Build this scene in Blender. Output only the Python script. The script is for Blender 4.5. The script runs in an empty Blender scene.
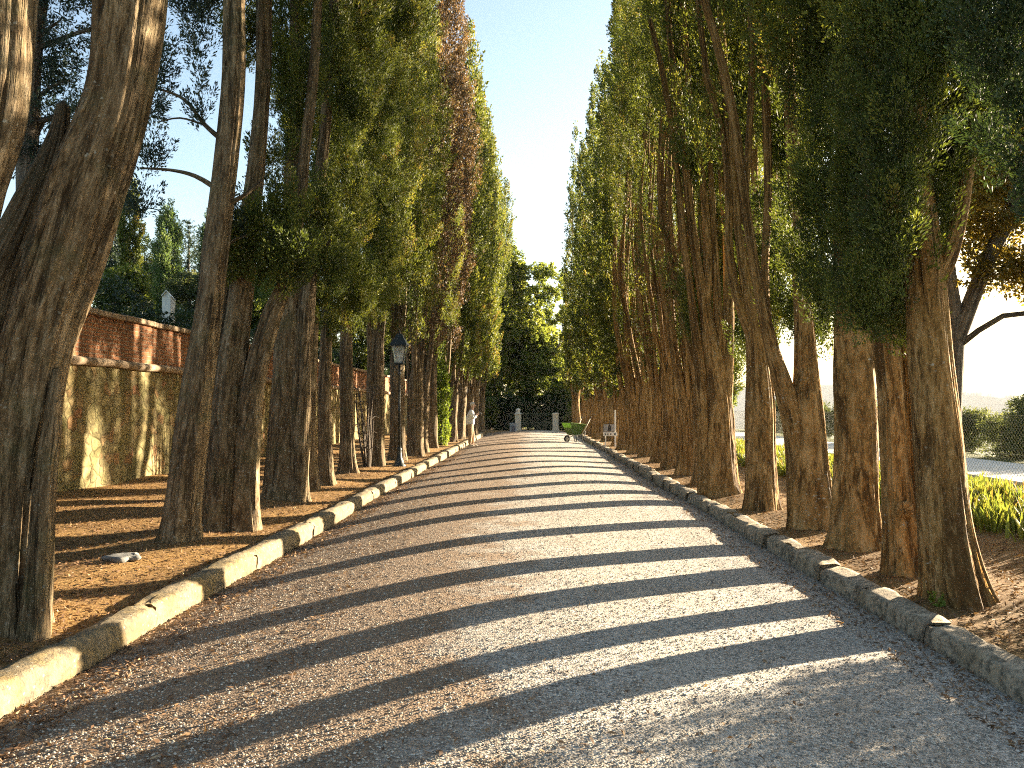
import bpy, bmesh, math, random
import numpy as np
from mathutils import Vector, Matrix, Euler
R_ = math.radians
scene = bpy.context.scene
COL = scene.collection
rng = np.random.default_rng(7)
random.seed(7)

# ------------------------------------------------------------------ camera
F_PX = 800.0
CAM_Z = 1.6
cam_d = bpy.data.cameras.new('camera')
cam = bpy.data.objects.new('camera', cam_d); COL.objects.link(cam)
cam_d.sensor_width = 36.0
cam_d.lens = 36.0 * F_PX / 1024.0
cam_d.clip_start = 0.05; cam_d.clip_end = 5000
YAW = math.atan(19 / F_PX); PITCH = math.atan(24 / F_PX)
cam.location = (0, 0, CAM_Z)
cam.rotation_euler = Euler((math.pi / 2 + PITCH, 0, YAW), 'XYZ')
scene.camera = cam
CM = np.array(cam.rotation_euler.to_matrix())
CP = np.array([0, 0, CAM_Z])

def ray(px, py):
    d = CM @ np.array([(px - 512) / F_PX, -(py - 384) / F_PX, -1.0])
    return d
def on_ground(px, py, z=0.0):
    d = ray(px, py); t = (z - CAM_Z) / d[2]
    return CP + t * d
def at(px, py, Y):
    d = ray(px, py); t = Y / d[1]
    return CP + t * d

# ------------------------------------------------------------------ helpers
def tag(o, label=None, cat=None, group=None, kind=None):
    if label: o['label'] = label
    if cat: o['category'] = cat
    if group: o['group'] = group
    if kind: o['kind'] = kind
    return o
def empty(name, loc=(0, 0, 0), rz=0.0):
    o = bpy.data.objects.new(name, None); COL.objects.link(o)
    o.location = loc; o.rotation_euler = (0, 0, rz); o.empty_display_size = 0.3
    return o
def link(name, me, mat, parent=None):
    o = bpy.data.objects.new(name, me); COL.objects.link(o)
    if mat is not None:
        me.materials.append(mat)
    if parent is not None: o.parent = parent
    return o
def np_mesh(name, V, F, smooth=False, attrs=None):
    """V (n,3); F (m,k) faces all with k corners."""
    V = np.asarray(V, np.float32); F = np.asarray(F, np.int32)
    me = bpy.data.meshes.new(name)
    m, k = F.shape
    me.vertices.add(len(V)); me.vertices.foreach_set('co', V.ravel())
    me.loops.add(m * k); me.loops.foreach_set('vertex_index', F.ravel())
    me.polygons.add(m)
    me.polygons.foreach_set('loop_start', np.arange(0, m * k, k, dtype=np.int32))
    me.polygons.foreach_set('loop_total', np.full(m, k, np.int32))
    if smooth: me.polygons.foreach_set('use_smooth', np.ones(m, bool))
    for an, (typ, dat) in (attrs or {}).items():
        a = me.attributes.new(an, typ, 'POINT')
        a.data.foreach_set('vector' if typ == 'FLOAT_VECTOR' else 'value', np.asarray(dat, np.float32).ravel())
    me.update(calc_edges=True)
    return me
class Geo:
    """collects quads with attributes and makes one mesh"""
    def __init__(s): s.V = []; s.F = []; s.A = []; s.n = 0
    def add(s, V, F, A=None):
        V = np.asarray(V, float); s.V.append(V); s.F.append(np.asarray(F) + s.n)
        s.A.append(np.zeros((len(V), 3)) if A is None else A); s.n += len(V)
    def mesh(s, name, smooth=True, an='bark'):
        return np_mesh(name, np.concatenate(s.V), np.concatenate(s.F), smooth, {an: ('FLOAT_VECTOR', np.concatenate(s.A))})
def bm_mesh(name, bm, smooth=False):
    me = bpy.data.meshes.new(name)
    bmesh.ops.recalc_face_normals(bm, faces=bm.faces)
    bm.to_mesh(me); bm.free()
    if smooth: me.polygons.foreach_set('use_smooth', np.ones(len(me.polygons), bool))
    return me
def bm_box(bm, c, s, bevel=0.0, rz=0.0, rot=None):
    M = Matrix.Translation(c) @ (rot if rot is not None else Matrix.Rotation(rz, 4, 'Z')) @ Matrix.Diagonal((s[0], s[1], s[2], 1))
    r = bmesh.ops.create_cube(bm, size=1.0, matrix=M)
    if bevel > 0:
        es = list({e for v in r['verts'] for e in v.link_edges})
        bmesh.ops.bevel(bm, geom=es, offset=bevel, segments=2, affect='EDGES', profile=0.5)
def bm_lathe(bm, c, prof, n=20):
    rings = []
    for r, z in prof:
        rings.append([bm.verts.new((c[0] + r * math.cos(2 * math.pi * i / n), c[1] + r * math.sin(2 * math.pi * i / n), c[2] + z)) for i in range(n)])
    for a, b in zip(rings[:-1], rings[1:]):
        for i in range(n):
            bm.faces.new((a[i], a[(i + 1) % n], b[(i + 1) % n], b[i]))
    bm.faces.new(rings[0][::-1]); bm.faces.new(rings[-1])
def bm_tube(bm, pts, r, n=8):
    pts = [Vector(p) for p in pts]; rings = []
    rs = r if isinstance(r, (list, tuple)) else [r] * len(pts)
    for i, p in enumerate(pts):
        t = (pts[min(i + 1, len(pts) - 1)] - pts[max(i - 1, 0)]).normalized()
        u = t.cross(Vector((0.3, 0.9, 0.2))).normalized(); v = t.cross(u)
        rings.append([bm.verts.new(p + rs[i] * (u * math.cos(2 * math.pi * k / n) + v * math.sin(2 * math.pi * k / n))) for k in range(n)])
    for a, b in zip(rings[:-1], rings[1:]):
        for k in range(n): bm.faces.new((a[k], a[(k + 1) % n], b[(k + 1) % n], b[k]))
    bm.faces.new(rings[0][::-1]); bm.faces.new(rings[-1])

# ------------------------------------------------------------------ materials
class NT:
    def __init__(s, name):
        s.m = bpy.data.materials.new(name); s.m.use_nodes = True
        s.t = s.m.node_tree; s.t.nodes.clear()
        s.out = s.n('ShaderNodeOutputMaterial')
    def n(s, typ, **kw):
        x = s.t.nodes.new(typ)
        for k, v in kw.items():
            if k in x.inputs: x.inputs[k].default_value = v
            else: setattr(x, k, v)
        return x
    def l(s, a, b): s.t.links.new(a, b)
    def coord(s, scale=(1, 1, 1), attr=None):
        if attr: src = s.n('ShaderNodeAttribute', attribute_name=attr).outputs['Vector']
        else: src = s.n('ShaderNodeTexCoord').outputs['Object']
        mp = s.n('ShaderNodeMapping'); mp.inputs['Scale'].default_value = scale
        s.l(src, mp.inputs['Vector']); return mp.outputs['Vector']
    def noise(s, vec, scale, detail=4, rough=0.55, dist=0.0):
        x = s.n('ShaderNodeTexNoise'); x.inputs['Scale'].default_value = scale; x.inputs['Detail'].default_value = detail
        x.inputs['Roughness'].default_value = rough; x.inputs['Distortion'].default_value = dist
        s.l(vec, x.inputs['Vector']); return x.outputs['Fac']
    def vor(s, vec, scale, feature='F1', out='Distance', rand=1.0):
        x = s.n('ShaderNodeTexVoronoi', feature=feature); x.inputs['Scale'].default_value = scale
        x.inputs['Randomness'].default_value = rand
        s.l(vec, x.inputs['Vector']); return x.outputs[out]
    def ramp(s, fac, stops, interp='LINEAR'):
        x = s.n('ShaderNodeValToRGB'); cr = x.color_ramp; cr.interpolation = interp
        while len(cr.elements) < len(stops): cr.elements.new(0.5)
        for e, (p, c) in zip(cr.elements, stops):
            e.position = p; e.color = (c[0], c[1], c[2], 1) if not isinstance(c, (int, float)) else (c, c, c, 1)
        s.l(fac, x.inputs['Fac']); return x.outputs['Color']
    def mix(s, fac, a, b, blend='MIX'):
        x = s.n('ShaderNodeMix', data_type='RGBA', blend_type=blend)
        for v, i in ((fac, 0), (a, 6), (b, 7)):
            if hasattr(v, 'links'): s.l(v, x.inputs[i])
            elif isinstance(v, (int, float)): x.inputs[i].default_value = v
            else: x.inputs[i].default_value = (v[0], v[1], v[2], 1)
        return x.outputs[2]
    def math(s, op, a, b=0.0, clamp=False):
        x = s.n('ShaderNodeMath', operation=op, use_clamp=clamp)
        for v, i in ((a, 0), (b, 1)):
            if hasattr(v, 'links'): s.l(v, x.inputs[i])
            else: x.inputs[i].default_value = v
        return x.outputs[0]
    def bump(s, h, strength=0.5, dist=0.02, normal=None):
        x = s.n('ShaderNodeBump'); x.inputs['Strength'].default_value = strength; x.inputs['Distance'].default_value = dist
        s.l(h, x.inputs['Height'])
        if normal is not None: s.l(normal, x.inputs['Normal'])
        return x.outputs['Normal']
    def done(s, col, rough=0.8, normal=None, metal=0.0, spec=0.3):
        b = s.n('ShaderNodeBsdfPrincipled')
        if hasattr(col, 'links'): s.l(col, b.inputs['Base Color'])
        else: b.inputs['Base Color'].default_value = (*col, 1)
        if hasattr(rough, 'links'): s.l(rough, b.inputs['Roughness'])
        else: b.inputs['Roughness'].default_value = rough
        b.inputs['Metallic'].default_value = metal
        b.inputs['Specular IOR Level'].default_value = spec
        if normal is not None: s.l(normal, b.inputs['Normal'])
        s.l(b.outputs[0], s.out.inputs['Surface']); return s.m

def mat_bark(name, dark, mid, light, lichen=0.5, moss=0.0):
    t = NT(name)
    v = t.coord((1, 1, 0.13), 'bark')
    v2 = t.coord((1, 1, 1), 'bark')
    fib = t.noise(v, 30, 6, 0.65, 0.4)
    fine = t.noise(t.coord((1, 1, 0.22), 'bark'), 95, 3, 0.6)
    crack = t.noise(t.coord((1, 1, 0.07), 'bark'), 13, 4, 0.6, 0.8)
    patch = t.noise(v2, 2.3, 4, 0.6)
    h = t.math('ADD', t.math('ADD', t.math('MULTIPLY', fib, 0.9), t.math('MULTIPLY', fine, 0.4)), t.math('MULTIPLY', t.ramp(crack, [(0.34, 0.0), (0.5, 1.0)]), 1.1))
    c = t.ramp(t.math('ADD', t.math('MULTIPLY', fib, 0.75), t.math('MULTIPLY', fine, 0.3)),
               [(0.36, dark), (0.52, mid), (0.68, light)])
    fur = t.noise(t.coord((1, 1, 0.07), 'bark'), 13, 4, 0.6, 0.8)
    c = t.mix(t.ramp(fur, [(0.36, 0.85), (0.47, 0.0)]), c, dark)
    fur2 = t.noise(t.coord((1, 1, 0.09), 'bark'), 42, 5, 0.7, 0.5)
    c = t.mix(t.ramp(fur2, [(0.38, 0.8), (0.46, 0.0)]), c, dark)
    c = t.mix(t.ramp(fur2, [(0.56, 0.0), (0.66, 0.5)]), c, light)
    h = t.math('ADD', h, t.math('MULTIPLY', fur2, 0.7))
    c = t.mix(t.ramp(patch, [(0.35, 0.0), (0.7, 0.55)]), c, (mid[0] * 0.62, mid[1] * 0.6, mid[2] * 0.62))
    if moss > 0:
        mm = t.ramp(t.noise(v2, 4.1, 5, 0.7), [(0.5, 0.0), (0.72, moss)])
        c = t.mix(mm, c, (0.10, 0.115, 0.05))
    spots = t.math('ADD', t.vor(t.coord((1, 1, 0.7), 'bark'), 30), t.math('MULTIPLY', t.math('SUBTRACT', t.noise(v2, 70, 3), 0.5), 0.55))
    zone = t.noise(v2, 3.0, 2, 0.5)
    s = t.math('MULTIPLY', t.ramp(spots, [(0.13, 1.0), (0.2, 0.0)]), t.ramp(zone, [(0.5, 0.0), (0.66, lichen)]))
    c = t.mix(s, c, (0.42, 0.42, 0.36))
    return t.done(c, 0.9, t.bump(h, 1.0, 0.05), spec=0.15)

def mat_leaf(name, stops, trans=0.35, rough=0.6):
    t = NT(name)
    a = t.n('ShaderNodeAttribute', attribute_name='tint').outputs['Fac']
    c = t.ramp(a, stops)
    d = t.n('ShaderNodeBsdfPrincipled'); t.l(c, d.inputs['Base Color']); d.inputs['Roughness'].default_value = rough
    d.inputs['Specular IOR Level'].default_value = 0.25
    tr = t.n('ShaderNodeBsdfTranslucent')
    tc = t.mix(1.0, c, (1.5, 1.35, 0.7), 'MULTIPLY'); t.l(tc, tr.inputs['Color'])
    mx = t.n('ShaderNodeMixShader'); mx.inputs[0].default_value = trans
    t.l(d.outputs[0], mx.inputs[1]); t.l(tr.outputs[0], mx.inputs[2]); t.l(mx.outputs[0], t.out.inputs['Surface'])
    return t.m
def mat_plain(name, col, rough=0.6, metal=0.0, var=0.25, scale=12, bump=0.0, spec=0.3):
    t = NT(name); v = t.coord()
    n = t.noise(v, scale, 5, 0.6)
    c = t.mix(t.ramp(n, [(0.3, 0.0), (0.75, 1.0)]), tuple(x * (1 + var) for x in col), tuple(x * (1 - var) for x in col))
    return t.done(c, rough, t.bump(t.noise(v, scale * 6, 3), bump, 0.01) if bump > 0 else None, metal, spec)

M = {}
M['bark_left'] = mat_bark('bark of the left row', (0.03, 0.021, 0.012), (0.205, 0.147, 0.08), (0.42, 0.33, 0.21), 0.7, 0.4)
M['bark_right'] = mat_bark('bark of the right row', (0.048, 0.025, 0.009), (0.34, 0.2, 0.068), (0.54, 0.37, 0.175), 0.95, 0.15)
M['bark_grey'] = mat_bark('grey bark', (0.05, 0.04, 0.032), (0.17, 0.14, 0.11), (0.33, 0.28, 0.22), 0.3, 0.2)
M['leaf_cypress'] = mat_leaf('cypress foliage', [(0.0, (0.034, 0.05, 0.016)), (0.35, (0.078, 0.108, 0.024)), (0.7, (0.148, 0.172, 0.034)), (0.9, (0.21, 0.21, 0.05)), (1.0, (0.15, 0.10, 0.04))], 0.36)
M['leaf_blue'] = mat_leaf('blue green foliage', [(0.0, (0.02, 0.035, 0.03)), (0.6, (0.045, 0.075, 0.06)), (1.0, (0.08, 0.105, 0.07))], 0.25)
M['leaf_brown'] = mat_leaf('browned cypress foliage', [(0.0, (0.06, 0.045, 0.028)), (0.5, (0.13, 0.085, 0.055)), (0.8, (0.2, 0.13, 0.085)), (1.0, (0.09, 0.10, 0.035))], 0.3)
M['leaf_oak'] = mat_leaf('oak foliage', [(0.0, (0.055, 0.08, 0.022)), (0.5, (0.13, 0.17, 0.042)), (1.0, (0.22, 0.24, 0.065))], 0.52, 0.45)
M['leaf_gold'] = mat_leaf('golden oak foliage', [(0.0, (0.10, 0.085, 0.022)), (0.5, (0.2, 0.155, 0.038)), (1.0, (0.14, 0.16, 0.042))], 0.5, 0.5)
M['leaf_fresh'] = mat_leaf('fresh green foliage', [(0.0, (0.07, 0.12, 0.02)), (0.6, (0.14, 0.20, 0.03)), (1.0, (0.2, 0.24, 0.05))], 0.45)
M['leaf_olive'] = mat_leaf('olive foliage', [(0.0, (0.05, 0.07, 0.03)), (0.6, (0.10, 0.125, 0.055)), (1.0, (0.16, 0.175, 0.09))], 0.4)
M['leaf_hedge'] = mat_leaf('hedge foliage', [(0.0, (0.02, 0.038, 0.015)), (0.7, (0.042, 0.07, 0.026)), (1.0, (0.075, 0.10, 0.036))], 0.25, 0.4)
M['leaf_iris'] = mat_leaf('iris leaves', [(0.0, (0.09, 0.13, 0.03)), (0.6, (0.2, 0.23, 0.05)), (0.9, (0.3, 0.28, 0.07)), (1.0, (0.22, 0.14, 0.06))], 0.5, 0.4)
M['litter'] = mat_leaf('dry needle litter', [(0.0, (0.06, 0.035, 0.02)), (0.5, (0.19, 0.11, 0.06)), (0.85, (0.32, 0.2, 0.1)), (1.0, (0.42, 0.33, 0.2))], 0.1, 0.8)
M['pebble'] = mat_leaf('gravel stones', [(0.0, (0.14, 0.12, 0.10)), (0.4, (0.3, 0.26, 0.2)), (0.75, (0.46, 0.4, 0.31)), (1.0, (0.62, 0.56, 0.46))], 0.0, 0.85)

# road gravel
t = NT('fine gravel'); v = t.coord()
vc = t.n('ShaderNodeTexVoronoi'); vc.inputs['Scale'].default_value = 75; t.l(v, vc.inputs['Vector'])
cell = t.n('ShaderNodeSeparateColor'); t.l(vc.outputs['Color'], cell.inputs[0])
c = t.ramp(cell.outputs[0], [(0.0, (0.12, 0.105, 0.088)), (0.3, (0.295, 0.27, 0.235)), (0.65, (0.48, 0.445, 0.385)), (1.0, (0.66, 0.62, 0.55))])
c = t.mix(t.ramp(t.noise(v, 260, 2), [(0.4, 0.0), (0.65, 0.5)]), c, (0.2, 0.18, 0.15))
big = t.noise(v, 0.9, 5, 0.6)
c = t.mix(t.ramp(big, [(0.35, 0.0), (0.7, 0.35)]), c, (0.30, 0.23, 0.155))
sep = t.n('ShaderNodeSeparateXYZ'); t.l(v, sep.inputs[0])
trk = t.math('ABSOLUTE', t.math('SUBTRACT', t.math('ABSOLUTE', t.math('ADD', sep.outputs['X'], t.math('MULTIPLY', t.math('SUBTRACT', t.noise(v, .25, 2), .5), .6))), .85))
c = t.mix(t.ramp(trk, [(.12, .28), (.42, 0.0)]), c, (.43, .385, .31))
c = t.mix(t.ramp(t.noise(v, 3.5, 5, .7), [(.5, 0.0), (.72, .4)]), c, (.2, .165, .12))
edge = t.math('ADD', t.math('MULTIPLY', sep.outputs['X'], -0.42), t.math('MULTIPLY', t.noise(v, 1.6, 6, 0.7), 1.5))
drift = t.ramp(edge, [(0.78 / 1.0, 0.0), (1.0, 0.8)])
c = t.mix(drift, c, t.ramp(t.noise(v, 60, 4, 0.7), [(0.35, (0.09, 0.05, 0.03)), (0.55, (0.24, 0.15, 0.08)), (0.7, (0.38, 0.27, 0.16))]))
h = t.math('ADD', t.math('MULTIPLY', vc.outputs['Distance'], -1.0), t.math('MULTIPLY', t.noise(v, 150, 4), 0.8))
M['gravel'] = t.done(c, 0.9, t.bump(h, 0.75, 0.011, t.bump(t.noise(v, 6, 5), 0.35, 0.03)), spec=0.2)

# ground: needle litter between wall and fence, grass outside
t = NT('needle litter ground'); v = t.coord()
sep = t.n('ShaderNodeSeparateXYZ'); t.l(v, sep.inputs[0])
lit = t.ramp(t.noise(v, 48, 6, 0.75), [(0.3, (0.05, 0.027, 0.01)), (0.46, (0.2, 0.112, 0.04)), (0.58, (0.36, 0.225, 0.085)), (0.72, (0.52, 0.38, 0.19))])
lit = t.mix(t.ramp(t.noise(v, 1.3, 4), [(0.4, 0.0), (0.7, 0.5)]), lit, (0.22, 0.135, 0.065))
grs = t.ramp(t.noise(v, 2.0, 6, 0.7), [(0.3, (0.04, 0.06, 0.02)), (0.55, (0.10, 0.11, 0.035)), (0.75, (0.2, 0.17, 0.07))])
wob = t.math('MULTIPLY', t.noise(v, 0.5, 4), 2.0)
xr = t.math('ADD', sep.outputs['X'], wob)
right = t.ramp(t.math('MULTIPLY', xr, 0.1), [(0.62, 0.0), (0.7, 1.0)])
left = t.ramp(t.math('MULTIPLY', sep.outputs['X'], -0.1), [(0.79, 0.0), (0.82, 1.0)])
far = t.ramp(t.math('MULTIPLY', sep.outputs['Y'], 0.01), [(0.53, 0.0), (0.58, 1.0)])
msk = t.math('MAXIMUM', t.math('MAXIMUM', right, left), far)
c = t.mix(msk, lit, grs)
M['ground'] = t.done(c, 0.95, t.bump(t.noise(v, 55, 6, 0.75), 0.9, 0.03), spec=0.1)

def mat_stonekerb(name, base, yel):
    t = NT(name); v = t.coord()
    n = t.noise(v, 9, 7, 0.7); f = t.noise(v, 60, 5, 0.7)
    c = t.ramp(n, [(0.3, tuple(x * 0.45 for x in base)), (0.5, base), (0.75, tuple(min(1, x * 1.3) for x in base))])
    c = t.mix(t.ramp(t.noise(v, 3.1, 4), [(0.48, 0.0), (0.66, yel)]), c, (0.24, 0.165, 0.05))
    c = t.mix(t.ramp(t.noise(v, 15, 6, 0.75), [(0.47, 0.0), (0.6, 0.85)]), c, (0.09, 0.082, 0.06))
    c = t.mix(t.ramp(t.vor(v, 19), [(0.1, 0.6), (0.2, 0.0)]), c, (0.36, 0.34, 0.28))
    return t.done(c, 0.9, t.bump(t.math('ADD', n, t.math('MULTIPLY', f, 0.4)), 0.8, 0.03), spec=0.2)
M['kerb_left'] = mat_stonekerb('yellow lichened kerb stone', (0.215, 0.17, 0.105), 0.55)
M['kerb_right'] = mat_stonekerb('grey kerb stone', (0.40, 0.33, 0.235), 0.3)

t = NT('rubble stone masonry'); v = t.coord((0.3, 1, 1.0))
w = t.n('ShaderNodeTexNoise'); w.inputs['Scale'].default_value = 3; t.l(v, w.inputs['Vector'])
vv = t.n('ShaderNodeMix', data_type='VECTOR'); vv.inputs[0].default_value = 0.2; t.l(v, vv.inputs[4]); t.l(w.outputs['Color'], vv.inputs[5])
e = t.vor(vv.outputs[1], 5.6, 'DISTANCE_TO_EDGE'); col = t.n('ShaderNodeTexVoronoi'); col.inputs['Scale'].default_value = 5.6; t.l(vv.outputs[1], col.inputs['Vector'])
sc_ = t.n('ShaderNodeSeparateColor'); t.l(col.outputs['Color'], sc_.inputs[0])
c = t.ramp(sc_.outputs[0], [(0.0, (0.13, 0.105, 0.055)), (0.4, (0.21, 0.17, 0.085)), (0.7, (0.29, 0.23, 0.115)), (0.93, (0.24, 0.14, 0.07)), (1.0, (0.27, 0.13, 0.07))])
c = t.mix(t.ramp(e, [(0.02, 0.5), (0.07, 0.0)]), c, (0.15, 0.125, 0.075))
c = t.mix(t.ramp(t.noise(v, 2.2, 6, 0.7), [(0.42, 0.0), (0.65, 0.7)]), c, (0.10, 0.10, 0.035))
c = t.mix(t.ramp(t.noise(v, 14, 5, 0.7), [(0.5, 0.0), (0.7, 0.4)]), c, (0.30, 0.245, 0.13))
h = t.math('ADD', t.math('MINIMUM', e, 0.12), t.math('MULTIPLY', t.noise(v, 18, 5), 0.08))
M['rubble'] = t.done(c, 0.95, t.bump(h, 1.0, 0.16), spec=0.1)

t = NT('old red brick'); g = t.n('ShaderNodeTexCoord').outputs['Object']
sp = t.n('ShaderNodeSeparateXYZ'); t.l(g, sp.inputs[0]); cb = t.n('ShaderNodeCombineXYZ'); t.l(sp.outputs['Y'], cb.inputs[0]); t.l(sp.outputs['Z'], cb.inputs[1])
br = t.n('ShaderNodeTexBrick'); br.inputs['Scale'].default_value = 1.0; br.inputs['Brick Width'].default_value = 0.27; br.inputs['Row Height'].default_value = 0.075
br.inputs['Mortar Size'].default_value = 0.009; br.inputs['Mortar Smooth'].default_value = 0.3
br.inputs['Color1'].default_value = (0.36, 0.16, 0.075, 1); br.inputs['Color2'].default_value = (0.22, 0.10, 0.055, 1); br.inputs['Mortar'].default_value = (0.3, 0.24, 0.17, 1)
t.l(cb.outputs[0], br.inputs['Vector'])
c = t.mix(t.ramp(t.noise(g, 7, 6, 0.7), [(0.45, 0.0), (0.7, 0.55)]), br.outputs['Color'], (0.13, 0.09, 0.055))
h = t.math('ADD', t.math('MULTIPLY', br.outputs['Fac'], -0.6), t.math('MULTIPLY', t.noise(g, 40, 4), 0.4))
M['brick'] = t.done(c, 0.92, t.bump(h, 0.8, 0.02), spec=0.1)

M['coping'] = mat_plain('weathered coping', (0.27, 0.2, 0.13), 0.9, 0, 0.4, 8, 0.6)
M['terrace'] = mat_plain('pale paving', (0.62, 0.58, 0.52), 0.8, 0, 0.15, 1.5, 0.15)
M['iron'] = mat_plain('dark cast iron', (0.035, 0.042, 0.042), 0.42, 0.4, 0.2, 20, 0.1)
M['wire'] = mat_plain('galvanised wire', (0.35, 0.36, 0.36), 0.45, 0.7, 0.1, 30)
M['gatestone'] = mat_plain('pale pillar stone', (0.62, 0.59, 0.52), 0.9, 0, 0.22, 6, 0.5)
M['gateiron'] = mat_plain('faded green iron', (0.05, 0.075, 0.055), 0.5, 0.2, 0.2, 15)
M['white'] = mat_plain('white paint', (0.75, 0.74, 0.7), 0.5, 0, 0.06, 8)
M['hill'] = mat_plain('wooded hill', (0.12, 0.13, 0.075), 0.95, 0, 0.35, 0.012)
t = NT('lantern glass'); b = t.n('ShaderNodeBsdfPrincipled'); b.inputs['Base Color'].default_value = (0.9, 0.95, 0.95, 1); b.inputs['Roughness'].default_value = 0.12
b.inputs['Transmission Weight'].default_value = 0.85; b.inputs['IOR'].default_value = 1.1; t.l(b.outputs[0], t.out.inputs['Surface']); M['glass'] = t.m

# ------------------------------------------------------------------ trunks
def smooth_path(P, Rr, step):
    """Catmull-Rom through control points (with radii) resampled at about step metres"""
    P = np.asarray(P, float); Rr = np.asarray(Rr, float)
    D = np.concatenate([P, Rr[:, None]], 1)
    D = np.concatenate([[2 * D[0] - D[1]], D, [2 * D[-1] - D[-2]]])
    out = []
    for i in range(1, len(D) - 2):
        L = np.linalg.norm(D[i + 1][:3] - D[i][:3]); n = max(2, int(L / step))
        u = np.linspace(0, 1, n, endpoint=False)[:, None]
        p0, p1, p2, p3 = D[i - 1], D[i], D[i + 1], D[i + 2]
        out.append(0.5 * ((2 * p1) + (-p0 + p2) * u + (2 * p0 - 5 * p1 + 4 * p2 - p3) * u ** 2 + (-p0 + 3 * p1 - 3 * p2 + p3) * u ** 3))
    out.append(D[-2][None]); A = np.concatenate(out)
    return A[:, :3], np.maximum(A[:, 3], 0.004)
def tube(geo, P, Rr, nt=28, step=0.12, flute=0.16, flare=0.0, seed=0, wob=0.0, burl=0.03):
    r = np.random.default_rng(seed)
    P, Rr = smooth_path(P, Rr, step)
    n = len(P)
    T = np.gradient(P, axis=0); T /= np.linalg.norm(T, axis=1)[:, None] + 1e-9
    ref = np.array([0, 1.0, 0.0]) if abs(T[:, 1]).mean() < 0.75 else np.array([0, 0, 1.0])
    U = np.cross(T, ref); U /= np.linalg.norm(U, axis=1)[:, None] + 1e-9
    W = np.cross(T, U)
    s = np.concatenate([[0], np.cumsum(np.linalg.norm(np.diff(P, axis=0), axis=1))])
    th = np.linspace(0, 2 * np.pi, nt, endpoint=False)
    TH, S = np.meshgrid(th, s)
    f = np.zeros_like(TH)
    kk = [2, 3, 4, 5, 7, 9, 12, 15, 19, 24, 30]
    for k in kk:
        if k > nt / 2.6: continue
        a = 1.0 / k ** 0.5
        ph = r.uniform(0, 6.28) + r.uniform(0.3, 1.4) * np.sin(S * r.uniform(0.4, 1.3) + r.uniform(0, 6.28))
        wv = np.cos(k * TH + ph + r.uniform(-0.3, 0.3) * S)
        f += a * (1 - 1.6 * np.abs(wv) if k > 4 else wv) * 0.5
    f = f / 1.5
    bl = np.zeros_like(TH)
    for _ in range(5):
        bl += np.cos(r.integers(1, 4) * TH + r.uniform(0, 6.28)) * np.sin(S * r.uniform(1.5, 5) + r.uniform(0, 6.28))
    fl = 1 + flare * np.exp(-S / 0.28) * (1 + 0.55 * np.cos(5 * TH + r.uniform(0, 6)) * np.exp(-S / 0.3))
    Rm = Rr[:, None] * (1 + flute * f + burl * bl) * fl
    if wob > 0:
        P = P + wob * np.stack([np.sin(s * 1.1 + r.uniform(0, 6)), np.sin(s * 0.9 + r.uniform(0, 6)), 0 * s], 1) * np.minimum(1, s / 2)[:, None]
    V = P[:, None, :] + Rm[..., None] * (np.cos(TH)[..., None] * U[:, None, :] + np.sin(TH)[..., None] * W[:, None, :])
    rb = max(0.05, float(Rr.mean()))
    off = r.uniform(-5, 5, 3)
    A = np.stack([rb * np.cos(TH) + off[0], rb * np.sin(TH) + off[1], S + off[2]], -1)
    i = np.arange(n - 1)[:, None] * nt; j = np.arange(nt)[None]; j2 = (j + 1) % nt
    Fq = np.stack([i + j, i + j2, i + nt + j2, i + nt + j], -1).reshape(-1, 4)
    V = V.reshape(-1, 3); A = A.reshape(-1, 3)
    tip = len(V); V = np.concatenate([V, [P[-1] + T[-1] * Rr[-1]]]); A = np.concatenate([A, A[-1:]])
    k = np.arange(nt); b = (n - 1) * nt
    cap = np.stack([b + k, b + (k + 1) % nt, np.full(nt, tip), np.full(nt, tip)], -1)[::2]
    # cap of quads: use pairs round the tip
    cap = np.stack([b + k[::2], b + (k[::2] + 1) % nt, b + (k[::2] + 2) % nt, np.full(len(k[::2]), tip)], -1)
    geo.add(V, np.concatenate([Fq, cap]), A)

# ------------------------------------------------------------------ foliage
def leaves(C, AX, LEN, RAD, TINT, n, ll, lw, spread=0.7, seed=0):
    """clumps -> rhombic leaf sprays. C centres (m,3), AX axes (m,3), LEN, RAD (m)"""
    r = np.random.default_rng(seed); m = len(C)
    idx = np.repeat(np.arange(m), n); N = len(idx)
    u = r.uniform(-0.5, 0.5, N)
    taper = np.sqrt(np.clip(1 - (2 * u) ** 2, 0.02, 1))
    g = r.normal(size=(N, 3)); g /= np.linalg.norm(g, axis=1)[:, None]
    rad = RAD[idx] * taper * r.uniform(0.25, 1, N) ** 0.6
    c = C[idx] + AX[idx] * (u * LEN[idx])[:, None] + g * rad[:, None]
    d = AX[idx] + g * spread * 0.9 + r.normal(size=(N, 3)) * 0.28
    d /= np.linalg.norm(d, axis=1)[:, None]
    q = r.normal(size=(N, 3)); s = np.cross(d, q); s /= np.linalg.norm(s, axis=1)[:, None] + 1e-9
    L = (ll * r.uniform(0.6, 1.4, N))[:, None] if np.isscalar(ll) else (ll[idx] * r.uniform(0.6, 1.4, N))[:, None]
    Wd = (lw * r.uniform(0.6, 1.4, N))[:, None] if np.isscalar(lw) else (lw[idx] * r.uniform(0.6, 1.4, N))[:, None]
    nrm = np.cross(d, s)
    v0 = c - d * L * 0.5; v2 = c + d * L * 0.5 + nrm * L * 0.08
    v1 = c - s * Wd * 0.5 + d * L * 0.08; v3 = c + s * Wd * 0.5 + d * L * 0.08
    V = np.stack([v0, v1, v2, v3], 1).reshape(-1, 3)
    ti = np.clip(TINT[idx] + r.normal(0, 0.10, N), 0, 1)
    return V, np.repeat(ti, 4)
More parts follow.
